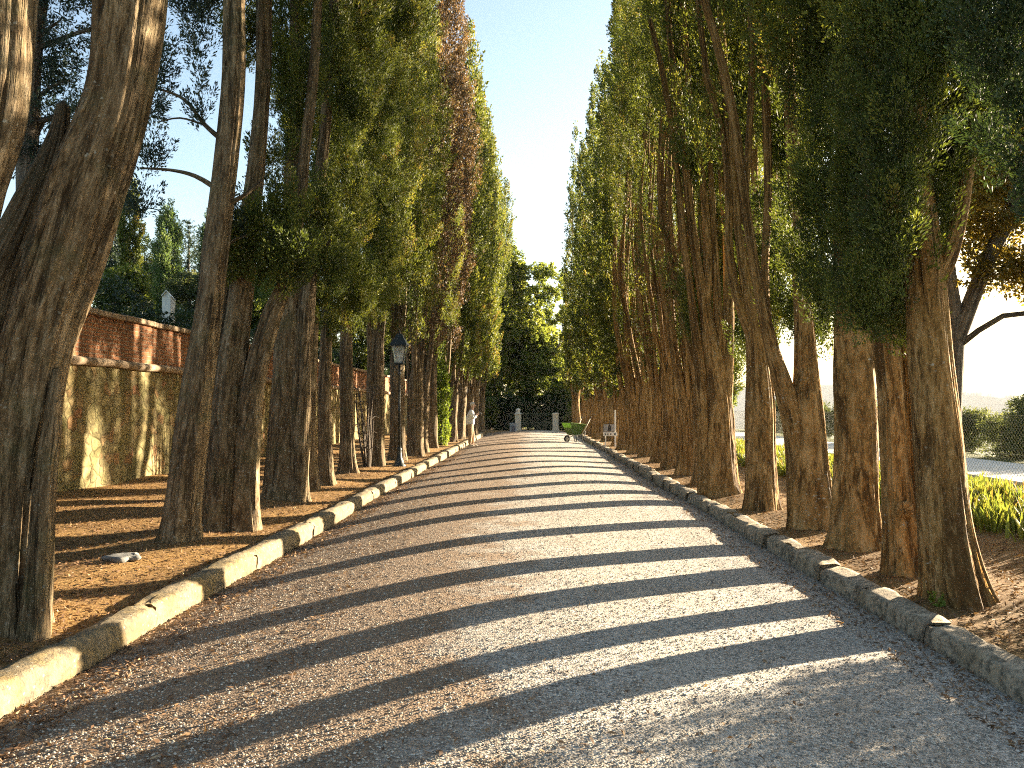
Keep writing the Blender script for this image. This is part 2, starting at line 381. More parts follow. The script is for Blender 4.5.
def leaf_mesh(name, parts):
    V = np.concatenate([p[0] for p in parts]); T = np.concatenate([p[1] for p in parts])
    F = np.arange(len(V)).reshape(-1, 4)
    return np_mesh(name, V, F, False, {'tint': ('FLOAT', T)})

def cypress_clumps(H, h0, Rmax, seed, dens=9.0, bare=None, cx=None, gap=0.25, tbias=0.0, peak=0.3):
    """clump centres of a columnar crown about the z axis; bare(theta,h)->keep probability; cx(h)->axis offset"""
    r = np.random.default_rng(seed)
    area = 2 * np.pi * Rmax * 0.75 * (H - h0)
    m = int(area * dens)
    h = h0 + (H - h0) * r.uniform(0, 1, m * 3) ** 1.05
    x = (h - h0) / (H - h0)
    prof = np.where(x < peak, 0.78 + 0.22 * np.sin(np.clip(x / peak, 0, 1) * np.pi / 2), np.clip(1 - ((x - peak) / (1 - peak)) ** 1.9, 0, 1)) 
    keep = r.uniform(size=len(h)) < np.clip(prof, 0.15, 1)
    h, x, prof = h[keep], x[keep], prof[keep]
    th = r.uniform(-np.pi, np.pi, len(h))
    lob = np.zeros_like(h)
    for _ in range(6):
        lob += np.cos(r.integers(1, 5) * th + r.uniform(0, 6.28) + h * r.uniform(-0.7, 0.7)) * 0.5
        lob += np.sin(h * r.uniform(1.0, 5.0) + r.uniform(0, 6.28) + th * r.integers(-2, 3)) * 0.5
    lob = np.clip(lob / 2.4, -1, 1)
    ok = r.uniform(size=len(h)) > gap * (1 - lob) * 0.9 * np.where(h < 6, 0.35, 1.0)
    if bare is not None: ok &= r.uniform(size=len(h)) < bare(th, h)
    h, x, prof, th, lob = h[ok], x[ok], prof[ok], th[ok], lob[ok]
    h, x, prof, th, lob = (a[:m] for a in (h, x, prof, th, lob))
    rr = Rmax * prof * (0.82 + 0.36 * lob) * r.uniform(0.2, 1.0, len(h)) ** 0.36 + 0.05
    out = np.stack([np.cos(th), np.sin(th), 0 * th], 1)
    C = out * rr[:, None]; C[:, 2] = h
    if cx is not None: C[:, :2] += cx(h)
    AX = np.array([0, 0, 1.0]) + out * r.uniform(0.1, 0.55, len(h))[:, None] + r.normal(size=(len(h), 3)) * 0.15
    AX /= np.linalg.norm(AX, axis=1)[:, None]
    LEN = r.uniform(0.45, 1.0, len(h)); RAD = r.uniform(0.11, 0.22, len(h))
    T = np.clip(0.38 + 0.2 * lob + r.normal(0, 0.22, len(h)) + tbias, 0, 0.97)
    return C, AX, LEN, RAD, T
def blob_clumps(c, rad, seed, dens=26.0, tbias=0.0, hang=0.0, L=(0.25, 0.6), Rd=(0.07, 0.14)):
    r = np.random.default_rng(seed); rad = np.asarray(rad, float)
    A = 4 * np.pi * ((rad[0] * rad[1] + rad[0] * rad[2] + rad[1] * rad[2]) / 3)
    m = max(6, int(A * dens))
    g = r.normal(size=(m, 3)); g /= np.linalg.norm(g, axis=1)[:, None]
    sc = r.uniform(0.15, 1, m) ** 0.45
    ph = r.uniform(0, 6.28, 3)
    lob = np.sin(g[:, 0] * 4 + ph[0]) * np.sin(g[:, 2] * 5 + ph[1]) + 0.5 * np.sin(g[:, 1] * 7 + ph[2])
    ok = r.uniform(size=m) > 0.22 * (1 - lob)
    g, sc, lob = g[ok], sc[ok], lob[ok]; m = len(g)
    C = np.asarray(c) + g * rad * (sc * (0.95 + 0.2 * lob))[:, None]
    up = np.array([0, 0, 1.0 - 2 * hang])
    AX = up + g * np.array([0.6, 0.6, 0.2]) + r.normal(size=(m, 3)) * 0.22
    AX /= np.linalg.norm(AX, axis=1)[:, None]
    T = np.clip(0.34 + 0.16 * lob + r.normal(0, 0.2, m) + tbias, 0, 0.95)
    return C, AX, r.uniform(*L, m), r.uniform(*Rd, m), T
def broad_clumps(lobes, seed, dens=10.0, tbias=0.0, size=(0.3, 0.6)):
    out = []
    for i, (c, rad) in enumerate(lobes):
        r = np.random.default_rng(seed * 97 + i); rad = np.asarray(rad, float)
        A = 4 * np.pi * ((rad[0] * rad[1] + rad[0] * rad[2] + rad[1] * rad[2]) / 3)
        m = max(5, int(A * dens))
        g = r.normal(size=(m, 3)); g /= np.linalg.norm(g, axis=1)[:, None]
        C = np.asarray(c) + g * rad * (r.uniform(0.3, 1.08, m) ** 0.4)[:, None]
        AX = g * np.array([1, 1, 0.5]) + r.normal(size=(m, 3)) * 0.5
        AX /= np.linalg.norm(AX, axis=1)[:, None]
        T = np.clip(r.uniform(0.2, 0.7) + r.normal(0, 0.15, m) + tbias, 0, 1)
        out.append((C, AX, r.uniform(*size, m), r.uniform(size[0] * 0.45, size[1] * 0.5, m), T))
    return tuple(np.concatenate([o[k] for o in out]) for k in range(5))

# ================================================================== SETTING
VZ = 0.12            # level of the planted strips
ROAD_L, ROAD_R = -2.80, 2.68
def road_z(x, y):
    return 0.20 * (1 - (x / 2.75) ** 2) - 0.02 + 0.012 * np.sin(x * 1.7 + y * 0.35) + 0.01 * np.sin(y * 0.8 - x)
def bumps(x, y):
    return 0.02 * np.sin(x * 2.1 + 0.7 * y) * np.sin(y * 1.3) + 0.012 * np.sin(x * 5.1 - y * 2.2)
def ground_z(x, y):
    z = np.full_like(x, VZ) + bumps(x, y)
    z = z + 0.055 * np.exp(-((x - 3.6) / 0.5) ** 2) * (0.7 + 0.3 * np.sin(y * 4.1)) + 0.055 * np.exp(-((x + 3.95) / 0.55) ** 2) * (0.7 + 0.3 * np.sin(y * 3.7))
    # road trough
    inside = (x > ROAD_L - 0.05) & (x < ROAD_R + 0.05) & (y < 51.5)
    z = np.where(inside, -0.25, z)
    # low bank against the wall
    z = np.where((x < -5.2) & (x > -7.9), z + 0.10 * np.clip((-5.2 - x) / 2.4, 0, 1), z)
    # garden terrace retained by the wall
    up = 2.9 + 0.14 * np.clip(-8.3 - x, 0, 45) + 0.03 * np.clip(-55 - x, 0, 200)
    fade = np.clip((75 - y) / 15, 0, 1)
    z = np.where(x < -8.0, VZ + (up - VZ) * fade, z)
    # valley on the right
    dn = np.clip(x - 14.5, 0, 1e9)
    z = np.where(x > 14.5, z - 45 * (1 - np.exp(-dn / 95.0)), z)
    return z
def axis(*segs):
    a = []
    for lo, hi, st in segs: a.append(np.arange(lo, hi, st))
    return np.unique(np.round(np.concatenate(a), 4))
xs = axis((-3000, -200, 200), (-200, -60, 10), (-60, -12, 2), (-12, -8.0, 0.5), (-8.0, -7.99, 0.02), (-7.9, -2.9, 0.1), (-2.86, -2.74, 0.02), (-2.74, 2.7, 0.7), (2.62, 2.76, 0.02), (2.8, 8, 0.1), (8, 15, 0.5), (15, 60, 2), (60, 200, 10), (200, 3200, 200))
ys = axis((-300, -20, 20), (-20, 2, 2), (2, 20, 0.15), (20, 51, 0.5), (51, 52.1, 0.1), (52.5, 100, 2.5), (100, 300, 20), (300, 3200, 100))
XX, YY = np.meshgrid(xs, ys)
ZZ = ground_z(XX, YY)
nx, ny = len(xs), len(ys)
V = np.stack([XX, YY, ZZ], -1).reshape(-1, 3)
i = np.arange(ny - 1)[:, None] * nx; j = np.arange(nx - 1)[None]
GF = np.stack([i + j, i + j + 1, i + nx + j + 1, i + nx + j], -1).reshape(-1, 4)
g = link('ground', np_mesh('ground', V, GF, True), M['ground']); tag(g, kind='structure')

# road
xs = np.linspace(ROAD_L - 0.03, ROAD_R + 0.03, 42); ys = axis((-12, 2, 1), (2, 20, 0.12), (20, 51.4, 0.4))
XX, YY = np.meshgrid(xs, ys); ZZ = road_z(XX, YY) 
nx, ny = len(xs), len(ys)
i = np.arange(ny - 1)[:, None] * nx; j = np.arange(nx - 1)[None]
rd = link('gravel_road', np_mesh('gravel_road', np.stack([XX, YY, ZZ], -1).reshape(-1, 3), np.stack([i + j, i + j + 1, i + nx + j + 1, i + nx + j], -1).reshape(-1, 4), True), M['gravel'])
tag(rd, kind='structure')

# kerbs: runs of stones with joints
def kerb(name, x0, prof, lens, mat, y0, y1, seed, jit, smooth=True):
    r = np.random.default_rng(seed); geo = Geo(); y = y0; k = len(prof)
    prof = np.array(prof)
    while y < y1:
        L = r.uniform(*lens); n = max(4, int(L / 0.11)); yy = np.linspace(y + 0.008, y + L - 0.008, n)
        dx, dz, rot = r.normal(0, jit), r.normal(0, jit * 0.7), r.normal(0, jit * 0.25)
        sc = r.uniform(0.93, 1.07); ph = r.uniform(0, 6.28, 4)
        end = np.clip(np.minimum(yy - yy[0], yy[-1] - yy) / 0.05, 0, 1)
        shrink = 0.86 + 0.14 * np.sqrt(end)
        P = np.zeros((n, k, 3))
        ctr = prof.mean(0)
        for q in range(k):
            wob = 0.008 * np.sin(yy * 5 + ph[0] + q * 1.3) + 0.006 * np.sin(yy * 13 + ph[1] + q * 2.7) + 0.004 * np.sin(yy * 27 + q * 5)
            dirv = (prof[q] - ctr) / np.linalg.norm(prof[q] - ctr)
            P[:, q, 0] = x0 + dx + rot * (yy - y) + (ctr[0] + (prof[q, 0] - ctr[0]) * sc * shrink) + wob * dirv[0]
            P[:, q, 2] = dz + (ctr[1] + (prof[q, 1] - ctr[1]) * sc * shrink) + wob * dirv[1]
            P[:, q, 1] = yy
        ii = np.arange(n - 1)[:, None] * k; jj = np.arange(k)[None]
        Fq = np.stack([ii + jj, ii + (jj + 1) % k, ii + k + (jj + 1) % k, ii + k + jj], -1).reshape(-1, 4)
        caps = []
        for b in (0, (n - 1) * k):
            for q in range(0, k // 2 - 1):
                caps.append([b + q, b + q + 1, b + k - 2 - q, b + k - 1 - q])
        geo.add(P.reshape(-1, 3), np.concatenate([Fq, np.array(caps)]))
        y += L
    o = link(name, geo.mesh(name, smooth), mat); tag(o, kind='structure'); return o
ang = np.linspace(-0.55 * np.pi, 1.55 * np.pi, 18)[:-1]
logp = [(0.115 * math.copysign(abs(math.cos(a)) ** .62, math.cos(a)), 0.04 + 0.125 * math.copysign(abs(math.sin(a)) ** .62, math.sin(a))) for a in np.linspace(0, 2 * np.pi, 20, endpoint=False)]
kerb('left_kerb', -2.86, logp, (1.3, 2.4), M['kerb_left'], 1.0, 46, 3, 0.005)
rp = [(-0.12, -0.12), (-0.112, 0.02), (-0.102, 0.115), (-0.085, 0.142), (-0.03, 0.152), (0.06, 0.158), (0.105, 0.152), (0.118, 0.13), (0.118, 0.0), (0.118, -0.12)]
kerb('right_kerb', 2.77, rp, (0.5, 1.25), M['kerb_right'], 1.0, 48, 5, 0.012, False)

# pale terrace path beyond the fence
bm = bmesh.new(); bm_box(bm, (10.95, 25, VZ - 0.02), (3.1, 60, 0.16), 0.02)
tag(link('terrace_path', bm_mesh('terrace_path', bm), M['terrace']), kind='structure')

# far hills across the valley
def hills(name, pts, depth, seed):
    r = np.random.default_rng(seed); geo = Geo()
    n = 520; u = np.linspace(0, 1, n)
    P = np.array(pts, float)
    P = P * np.array([4.0, 4.0, 3.6]); x = np.interp(u, np.linspace(0, 1, len(P)), P[:, 0]); y = np.interp(u, np.linspace(0, 1, len(P)), P[:, 1]); h = np.interp(u, np.linspace(0, 1, len(P)), P[:, 2])
    h = h + sum(r.uniform(1.5, 4.5) * np.sin(u * k + r.uniform(0, 6)) for k in (9, 16, 27, 41)) + sum(r.uniform(.3, .9) * np.sin(u * k + r.uniform(0, 6)) for k in (90, 140, 210))
    rows = []
    for k, (dd, f) in enumerate([(-1, -0.1), (-0.75, 0.25), (-0.5, 0.5), (-0.25, 0.8), (0, 1.0), (0.5, 0.6), (1.0, -0.1)]):
        nv = np.array([x, y]); nn = np.hypot(x, y)
        zz = -50 + (h + 50) * f + (r.normal(0, .3, n) if 0 < k < 6 else 0)
        rows.append(np.stack([x + x / nn * depth * dd, y + y / nn * depth * dd, zz], 1))
    V = np.stack(rows); m = len(rows)
    ii = np.arange(m - 1)[:, None] * n; jj = np.arange(n - 1)[None]
    geo.add(V.reshape(-1, 3), np.stack([ii + jj, ii + jj + 1, ii + n + jj + 1, ii + n + jj], -1).reshape(-1, 4))
    tag(link(name, geo.mesh(name, True), M['hill']), kind='structure')
hills('near_hill', [(60, 560, 12), (200, 540, 18), (262, 500, 12), (300, 480, 8), (345, 470, 4.5), (420, 430, -2), (560, 330, -10), (650, 150, -12)], 200, 11)
hills('far_hill', [(100, 720, 10), (300, 690, 13), (400, 640, 9), (480, 600, 10), (560, 520, 7), (640, 380, 6)], 260, 12)

# ------------------------------------------------------------------ garden wall
wx = -7.62
wall = empty('garden_wall', (wx, 20, 0)); tag(wall, 'tall garden wall with red brick upper band over mossy rubble stone, behind the left trees', 'wall')
def wall_face(name, x0, z0, z1, y0, y1, amp, mat, thick=0.55):
    ys = np.arange(y0, y1, 0.16); zs = np.linspace(z0, z1, max(3, int((z1 - z0) / 0.12)))
    YY, ZZ = np.meshgrid(ys, zs); r = np.random.default_rng(4)
    X = x0 + amp * (np.sin(YY * 2.3 + ZZ * 3) * 0.5 + r.uniform(-1, 1, YY.shape))
    X[0] = x0; X[-1] = x0
    n = len(ys); m = len(zs)
    V1 = np.stack([X - wx, YY - 20, ZZ], -1).reshape(-1, 3)
    V2 = np.stack([0 * X + x0 - thick - wx, YY - 20, ZZ], -1).reshape(-1, 3)
    ii = np.arange(m - 1)[:, None] * n; jj = np.arange(n - 1)[None]
    Fq = np.stack([ii + jj, ii + jj + 1, ii + n + jj + 1, ii + n + jj], -1).reshape(-1, 4)
    top = np.stack([(m - 1) * n + np.arange(n - 1), (m - 1) * n + np.arange(1, n), n * m + (m - 1) * n + np.arange(1, n), n * m + (m - 1) * n + np.arange(n - 1)], -1)
    me = np_mesh(name, np.concatenate([V1, V2]), np.concatenate([Fq, Fq[:, ::-1] + n * m, top]), False)
    return link(name, me, mat, wall)
wall_face('stone_face', wx, -0.2, 2.40, 2, 52, 0.012, M['rubble'])
wall_face('brick_band', wx + 0.02, 2.43, 3.22, 2, 52, 0.004, M['brick'])
bm = bmesh.new()
prof = [(0.085 * math.cos(a), 0.075 * math.sin(a)) for a in np.linspace(0, 2 * math.pi, 12, endpoint=False)]
rings = []
for yy in np.arange(-18, 32.01, 0.5):
    rings.append([bm.verts.new((0.06 + p[0], yy, 2.40 + p[1] + 0.01 * math.sin(yy * 3))) for p in prof])
for a, b in zip(rings[:-1], rings[1:]):
    for k in range(12): bm.faces.new((a[k], a[(k + 1) % 12], b[(k + 1) % 12], b[k]))
link('ledge', bm_mesh('ledge', bm, True), M['coping'], wall)
bm = bmesh.new(); r = random.Random(5)
y = -18
while y < 32:
    L = r.uniform(0.34, 0.5); bm_box(bm, (-0.20, y + L / 2, 3.275 + r.uniform(-0.008, 0.008)), (0.62, L - 0.012, 0.10), 0.015); y += L
link('coping', bm_mesh('coping', bm), M['coping'], wall)

# ================================================================== TREES
LROW, RROW = 'cypresses in the row left of the road', 'cypresses in the row right of the road'
def tree_obj(name, base, trunk_geo, crown_mesh, bark, leaf, label, group):
    root = empty(name, base); tag(root, label, 'tree', group)
    link('trunk', trunk_geo.mesh('trunk'), bark, root)
    if crown_mesh is not None: link('crown', crown_mesh, leaf, root)
    return root
def px_tree(name, base_px, Y, stems, blobs, upper, bark, leaf, label, group, seed, ll=0.05, lw=0.015, n=120, dens=42, branches=(), tb=0.0, nt=72, flare=0.5, depthf=1.0, thin=1.0):
    """stems: lists of (px,py,rpx); the depth of the tree is Y. blobs: (px,py,rx,ry,dY)"""
    base = at(base_px[0], base_px[1], Y); base[2] = VZ - 0.03
    geo = Geo(); s = Y / F_PX
    for k, st in enumerate(stems):
        P = []; Rr = []
        for q in st:
            p = at(q[0], q[1], Y + (q[3] if len(q) > 3 else 0)); P.append(p - base); Rr.append(q[2] * s * (0.86 if base_px[0] < 512 else 0.96) * (1 - (1 - thin) * min(1, max(0, (430 - q[1]) / 110))))
        if st[0][1] > base_px[1] - 40: P[0][2] = -0.05
        tube(geo, P, Rr, nt if Rr[0] > 0.09 else 20, 0.06, 0.23, flare if st[0][1] > base_px[1] - 40 else 0.0, seed * 13 + k)
    for k, st in enumerate(branches):
        P = [at(q[0], q[1], Y + (q[3] if len(q) > 3 else 0)) - base for q in st]; Rr = [q[2] * s for q in st]
        tube(geo, P, Rr, 10, 0.08, 0.08, 0.0, seed * 31 + k)
    parts = []
    for k, b in enumerate(blobs):
        c = at(b[0], b[1], Y + (b[4] if len(b) > 4 else 0)) - base
        dd = min(b[2], b[3]) * s * depthf
        cl = blob_clumps(c, (b[2] * s, max(dd, 0.2), b[3] * s), seed * 57 + k, dens, tb + (b[5] if len(b) > 5 else 0))  # optional last blob value shifts leaf tint
        parts.append(leaves(*cl, n, ll, lw, 0.8, seed * 71 + k))
    if upper:
        cl = cypress_clumps(seed=seed * 5 + 1, **upper)
        parts.append(leaves(*cl, 95, max(ll * 1.7, 0.062), max(lw * 1.7, 0.024), 0.8, seed * 5 + 2))
    cm = leaf_mesh('crown', parts) if parts else None
    return tree_obj(name, base, geo, cm, bark, leaf, label, group)

def offs(dx, dy, h1):
    return lambda h: np.stack([dx * np.clip(h / h1, 0, 1.5), dy * np.clip(h / h1, 0, 1.5)], 1)
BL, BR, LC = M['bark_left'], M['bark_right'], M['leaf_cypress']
# --- left row, near trees; lighter blob tints paint sun on some crowns
px_tree('cypress_tree', (-105, 690), 4.75, [[(-110, 700, 46), (-95, 500, 42), (-70, 330, 38), (-34, 200, 36), (-9, 110, 36), (-2, 0, 38), (6, -150, 34), (12, -500, 20), (14, -1200, 8)]],
        [], dict(H=15, h0=7.5, Rmax=1.1, dens=11, cx=offs(0.55, 0, 8)), BL, LC, 'gnarled trunk cut off by the left edge of the picture, nearest of the left row', LROW, 1)
px_tree('cypress_tree', (0, 632), 5.3, [
    [(3, 632, 40), (12, 540, 37), (20, 450, 38), (38, 340, 38), (80, 210, 40), (108, 130, 35), (120, 80, 34), (131, 0, 38), (140, -90, 36), (160, -300, 30), (190, -700, 18), (205, -1300, 7)],
    [(-42, 632, 40), (-36, 500, 38), (-22, 400, 38), (2, 300, 34), (30, 225, 26), (50, 170, 17), (60, 130, 10), (63, 106, 7)],
    [(34, 628, 12, -.16), (40, 560, 12, -.16), (45, 480, 11, -.15), (52, 420, 9, -.12), (56, 370, 5, -.06)]],
        [], dict(H=17, h0=8, Rmax=1.3, dens=9, cx=offs(1.0, 0, 8)), BL, LC, 'massive forked cypress trunk leaning right with a broken stub, in front of the wall', LROW, 2, nt=100)
px_tree('cypress_tree', (181, 546), 8.65, [[(181, 546, 19), (188, 470, 18), (197, 400, 17.5), (210, 300, 14.5), (222, 200, 14), (232, 100, 13.5), (235, 0, 12.5), (240, -150, 11), (250, -500, 7), (255, -1000, 3)]],
        [(198, 30, 22, 50, .1), (200, 100, 13, 26, .1), (186, 0, 25, 30, .2), (143, 196, 22, 22, .3), (150, 150, 18, 26, .3), (160, 60, 16, 30, .3), (225, -60, 50, 60), (240, 215, 12, 20, .3)],
        dict(H=15, h0=7.0, Rmax=1.2, dens=9, cx=offs(0.6, 0, 8)), BL, M['leaf_blue'], 'slender reddish cypress trunk leaning right with bare twigs toward the wall', LROW, 3,
        branches=[[(219, 190, 3), (195, 176, 2.2), (170, 170, 1.6, .15), (140, 168, 1.0, .3)], [(228, 145, 3), (205, 125, 2.2, .1), (185, 100, 1.8, .2), (158, 88, 1.0, .3)], [(226, 205, 3.2), (245, 195, 2), (262, 180, 1.2, .2)], [(205, 125, 1.3, .1), (180, 118, 1, .2), (158, 122, .7, .3)], [(214, 260, 2), (234, 240, 1.6, .2), (250, 235, 1, .3)]], dens=22)
px_tree('cypress_tree', (232, 531), 9.6, [
    [(222, 531, 17), (225, 450, 17), (231, 380, 16), (240, 300, 14), (252, 200, 11), (262, 100, 9.5), (264, 0, 9), (266, -300, 6), (270, -900, 2)],
    [(245, 531, 13), (247, 450, 14), (255, 380, 13), (270, 320, 11), (284, 285, 8.5), (295, 240, 7), (305, 150, 6), (316, 40, 5.5), (325, -200, 4), (330, -600, 2)],
    [(210, 531, 9, .1), (214, 430, 10, .1), (224, 330, 8, .1), (236, 230, 6, .1)]],
        [(258, 245, 40, 34, -.35), (228, 258, 22, 20, -.25), (288, 255, 30, 30, -.4), (275, 222, 30, 34, -.3, .03), (246, 30, 26, 40, .3), (262, 160, 14, 30, .3), (300, 90, 24, 60, .2)],
        dict(H=15, h0=7.4, Rmax=1.2, dens=9, cx=offs(0.5, 0, 8)), BL, LC, 'broad fluted cypress bole splitting in two, right of the slender leaning trunk', LROW, 4, branches=[[(285, 285, 3), (297, 268, 2, -.2), (306, 262, 1, -.3)]])
px_tree('cypress_tree', (286, 502), 12.6, [
    [(278, 502, 16), (281, 450, 15), (285, 380, 14), (288, 300, 13), (292, 200, 10), (296, 100, 9), (297, 0, 8), (300, -400, 5), (302, -800, 2)],
    [(296, 502, 12), (299, 440, 12), (302, 360, 11), (308, 290, 9), (318, 200, 6.5), (328, 90, 6), (334, 0, 5), (340, -300, 3)],
    [(268, 500, 7), (274, 430, 7), (280, 360, 6), (284, 320, 5)]],
        [(300, 236, 34, 34, -.2), (318, 205, 26, 30, -.2), (284, 60, 22, 60, .1), (325, 50, 34, 52, -.1), (292, 150, 16, 45), (310, 120, 14, 30, .3), (350, 100, 24, 40, .1), (330, 265, 24, 26, -.1)],
        dict(H=17, h0=7.8, Rmax=1.3, dens=9, cx=offs(0.4, 0, 8)), BL, LC, 'thick twin stemmed cypress with a mossy root, centre of the near left trunks', LROW, 5, branches=[[(306, 290, 2.6), (322, 255, 2, -.2), (330, 240, 1.6, -.3)]])
px_tree('cypress_tree', (311, 490), 14.1, [[(311, 490, 9.5), (309, 440, 8), (310, 380, 7.5), (313, 300, 7), (318, 200, 6), (322, 100, 5), (326, 0, 4.5), (330, -400, 2)]],
        [(322, 180, 18, 50), (336, 240, 22, 36, -.1), (318, 300, 16, 22), (340, 20, 30, 44)], dict(H=17, h0=8.5, Rmax=1.1, dens=11, cx=offs(0.4, 0, 8)), BL, LC,
        'thin straight cypress trunk close behind the thick twin stemmed one', LROW, 6, nt=48)
px_tree('cypress_tree', (327, 484), 15.2, [[(327, 484, 9.5), (325, 430, 7.5), (325, 380, 7), (328, 300, 6.5), (334, 200, 5.5), (340, 100, 5), (344, 0, 4), (350, -400, 2)]],
        [(345, 205, 30, 58, -.4, .1), (352, 285, 32, 36, -.4, .06), (340, 130, 24, 40, -.3, .08), (362, 60, 32, 60, -.1, .05), (330, 325, 12, 14)], dict(H=18, h0=9, Rmax=1.2, dens=9, cx=offs(0.5, 0, 8)), BL, LC,
        'dark slim cypress trunk with flared foot, beside the thin straight one', LROW, 7, nt=48)
px_tree('cypress_tree', (348, 474), 17.6, [[(348, 474, 9), (347, 430, 7.5), (346, 370, 7), (348, 300, 6.5), (354, 200, 5.5), (360, 100, 4.5), (364, 0, 4), (370, -300, 2)]],
        [(372, 180, 32, 60, -.2, .12), (384, 235, 24, 44, -.3, .12), (368, 290, 32, 32, -.2, .05), (378, 100, 30, 60, -.1, .1), (392, 30, 30, 50, 0, .1)], dict(H=18, h0=10, Rmax=1.4, dens=9, cx=offs(0.5, 0, 8)), BL, LC,
        'cypress with a plump sunlit crown, standing just before the lamp post', LROW, 8, nt=48)

# --- right row, near trees; darker leaf tints paint shade into the crowns
px_tree('cypress_tree', (1160, 640), 4.75, [[(1160, 640, 40), (1150, 500, 34), (1140, 350, 31), (1120, 150, 28), (1100, -100, 24), (1080, -500, 16), (1070, -1000, 8)]],
        [(1000, 20, 60, 70, -.1), (1040, 120, 60, 90), (1100, 200, 60, 70), (1080, -60, 110, 80), (1105, 515, 46, 70, 1.75), (1150, 540, 60, 80, 1.0), (1200, 560, 60, 80, .6), (1000, 60, 40, 60, .6, -.1)], dict(H=14, h0=4.7, Rmax=1.2, dens=12), BR, M['leaf_hedge'], 'cypress past the right edge, only its dark overhanging foliage in view', RROW, 21, ll=0.036, lw=0.012, n=170)  # low blobs out of view, added to shade the near road corner
px_tree('cypress_tree', (958, 605), 6.25, [
    [(958, 605, 27), (950, 555, 25), (943, 500, 24), (934, 400, 23), (926, 300, 22), (916, 200, 20), (908, 100, 18), (900, 0, 16), (890, -200, 12), (880, -600, 8), (875, -1000, 3)],
    [(936, 600, 14, .1), (930, 500, 13, .1), (922, 380, 12, .1), (930, 300, 12), (950, 250, 10), (964, 190, 8, .1), (972, 120, 7, .2), (978, 40, 6, .2), (984, -80, 4, .2)]],
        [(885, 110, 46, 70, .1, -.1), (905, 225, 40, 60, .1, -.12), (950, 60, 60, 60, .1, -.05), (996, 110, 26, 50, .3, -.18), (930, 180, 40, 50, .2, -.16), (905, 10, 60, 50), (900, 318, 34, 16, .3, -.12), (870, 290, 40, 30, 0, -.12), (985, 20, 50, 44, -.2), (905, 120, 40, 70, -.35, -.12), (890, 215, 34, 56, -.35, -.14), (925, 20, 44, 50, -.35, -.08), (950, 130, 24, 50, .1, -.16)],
        dict(H=15, h0=5.0, Rmax=1.1, dens=11), BR, LC, 'foremost right trunk, leaning left with a flared foot at the kerb', RROW, 23, thin=.9, flare=.32, nt=88, ll=0.036, lw=0.012, n=170, dens=50)
px_tree('cypress_tree', (908, 574), 7.2, [
    [(904, 574, 17), (899, 500, 16), (894, 400, 15), (887, 340, 14), (880, 250, 12), (872, 120, 10), (868, 0, 9), (864, -300, 6), (860, -800, 2)],
    [(921, 572, 12), (914, 480, 11), (908, 380, 10), (902, 330, 8), (898, 250, 6)]],
        [(872, 200, 40, 80, .1, -.12), (866, 290, 36, 36, 0, -.12), (880, 60, 44, 80, .1, -.08), (850, 130, 30, 60, .1, -.08)],
        dict(H=16, h0=5.4, Rmax=1.1, dens=11), BR, LC, 'knotty twin trunk half hidden behind the foremost right trunk', RROW, 24, branches=[[(904, 509, 10, .0), (904, 510, 9, -.14), (903, 511, 7, -.19), (903, 511, 3, -.2)]], nt=72, n=170, ll=0.038, lw=0.0125)
px_tree('cypress_tree', (857, 549), 8.5, [[(857, 549, 22), (855, 480, 21), (855, 400, 21), (851, 320, 20), (848, 250, 16), (846, 120, 12), (846, 0, 10), (846, -300, 6), (846, -800, 2)],
    [(866, 546, 10, -.05), (864, 470, 10, -.05), (864, 390, 10), (866, 320, 9)]],
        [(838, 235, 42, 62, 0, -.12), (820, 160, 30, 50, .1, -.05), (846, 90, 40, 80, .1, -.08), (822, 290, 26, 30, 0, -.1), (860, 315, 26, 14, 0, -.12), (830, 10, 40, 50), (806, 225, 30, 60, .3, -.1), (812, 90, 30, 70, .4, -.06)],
        dict(H=17, h0=5.6, Rmax=1.1, dens=11), BR, LC, 'stout straight cypress post like trunk with dark foliage low on it, third on the right', RROW, 25, thin=.85, n=150, ll=.04, lw=.013)
px_tree('cypress_tree', (815, 530), 9.8, [
    [(815, 530, 19), (810, 470, 19), (808, 420, 17), (806, 370, 14), (803, 300, 12), (796, 200, 9), (790, 100, 8), (786, 0, 7), (784, -300, 4)],
    [(800, 500, 10), (796, 440, 11), (784, 390, 11), (770, 340, 9), (757, 280, 7), (746, 210, 6.5), (734, 120, 6), (716, 40, 5.5), (700, -20, 5), (690, -120, 4)],
    [(770, 345, 6, .1), (765, 280, 6, .2), (768, 180, 6, .2), (764, 60, 6, .2), (758, -60, 5, .2)], [(744, 215, 5), (748, 150, 5, .1), (752, 60, 5, .1), (748, -50, 4)]],
        [(800, 230, 22, 50, .3, -.1), (785, 150, 22, 50, .5, -.05), (795, 300, 18, 24, .2, -.1), (780, 30, 30, 50, .4), (782, 300, 24, 44, .8, -.06), (772, 235, 22, 60, 1.0, -.04), (818, 318, 22, 26, .4, -.1), (806, 170, 26, 60, .3, -.08)],
        dict(H=17, h0=5.2, Rmax=1.1, dens=11, bare=lambda th, h: np.where(np.cos(th) < -0.2, 0.3, 1.0)), BR, LC, 'speckled cypress trunk dividing into dark arching limbs that lean left', RROW, 26, thin=.7, n=120)
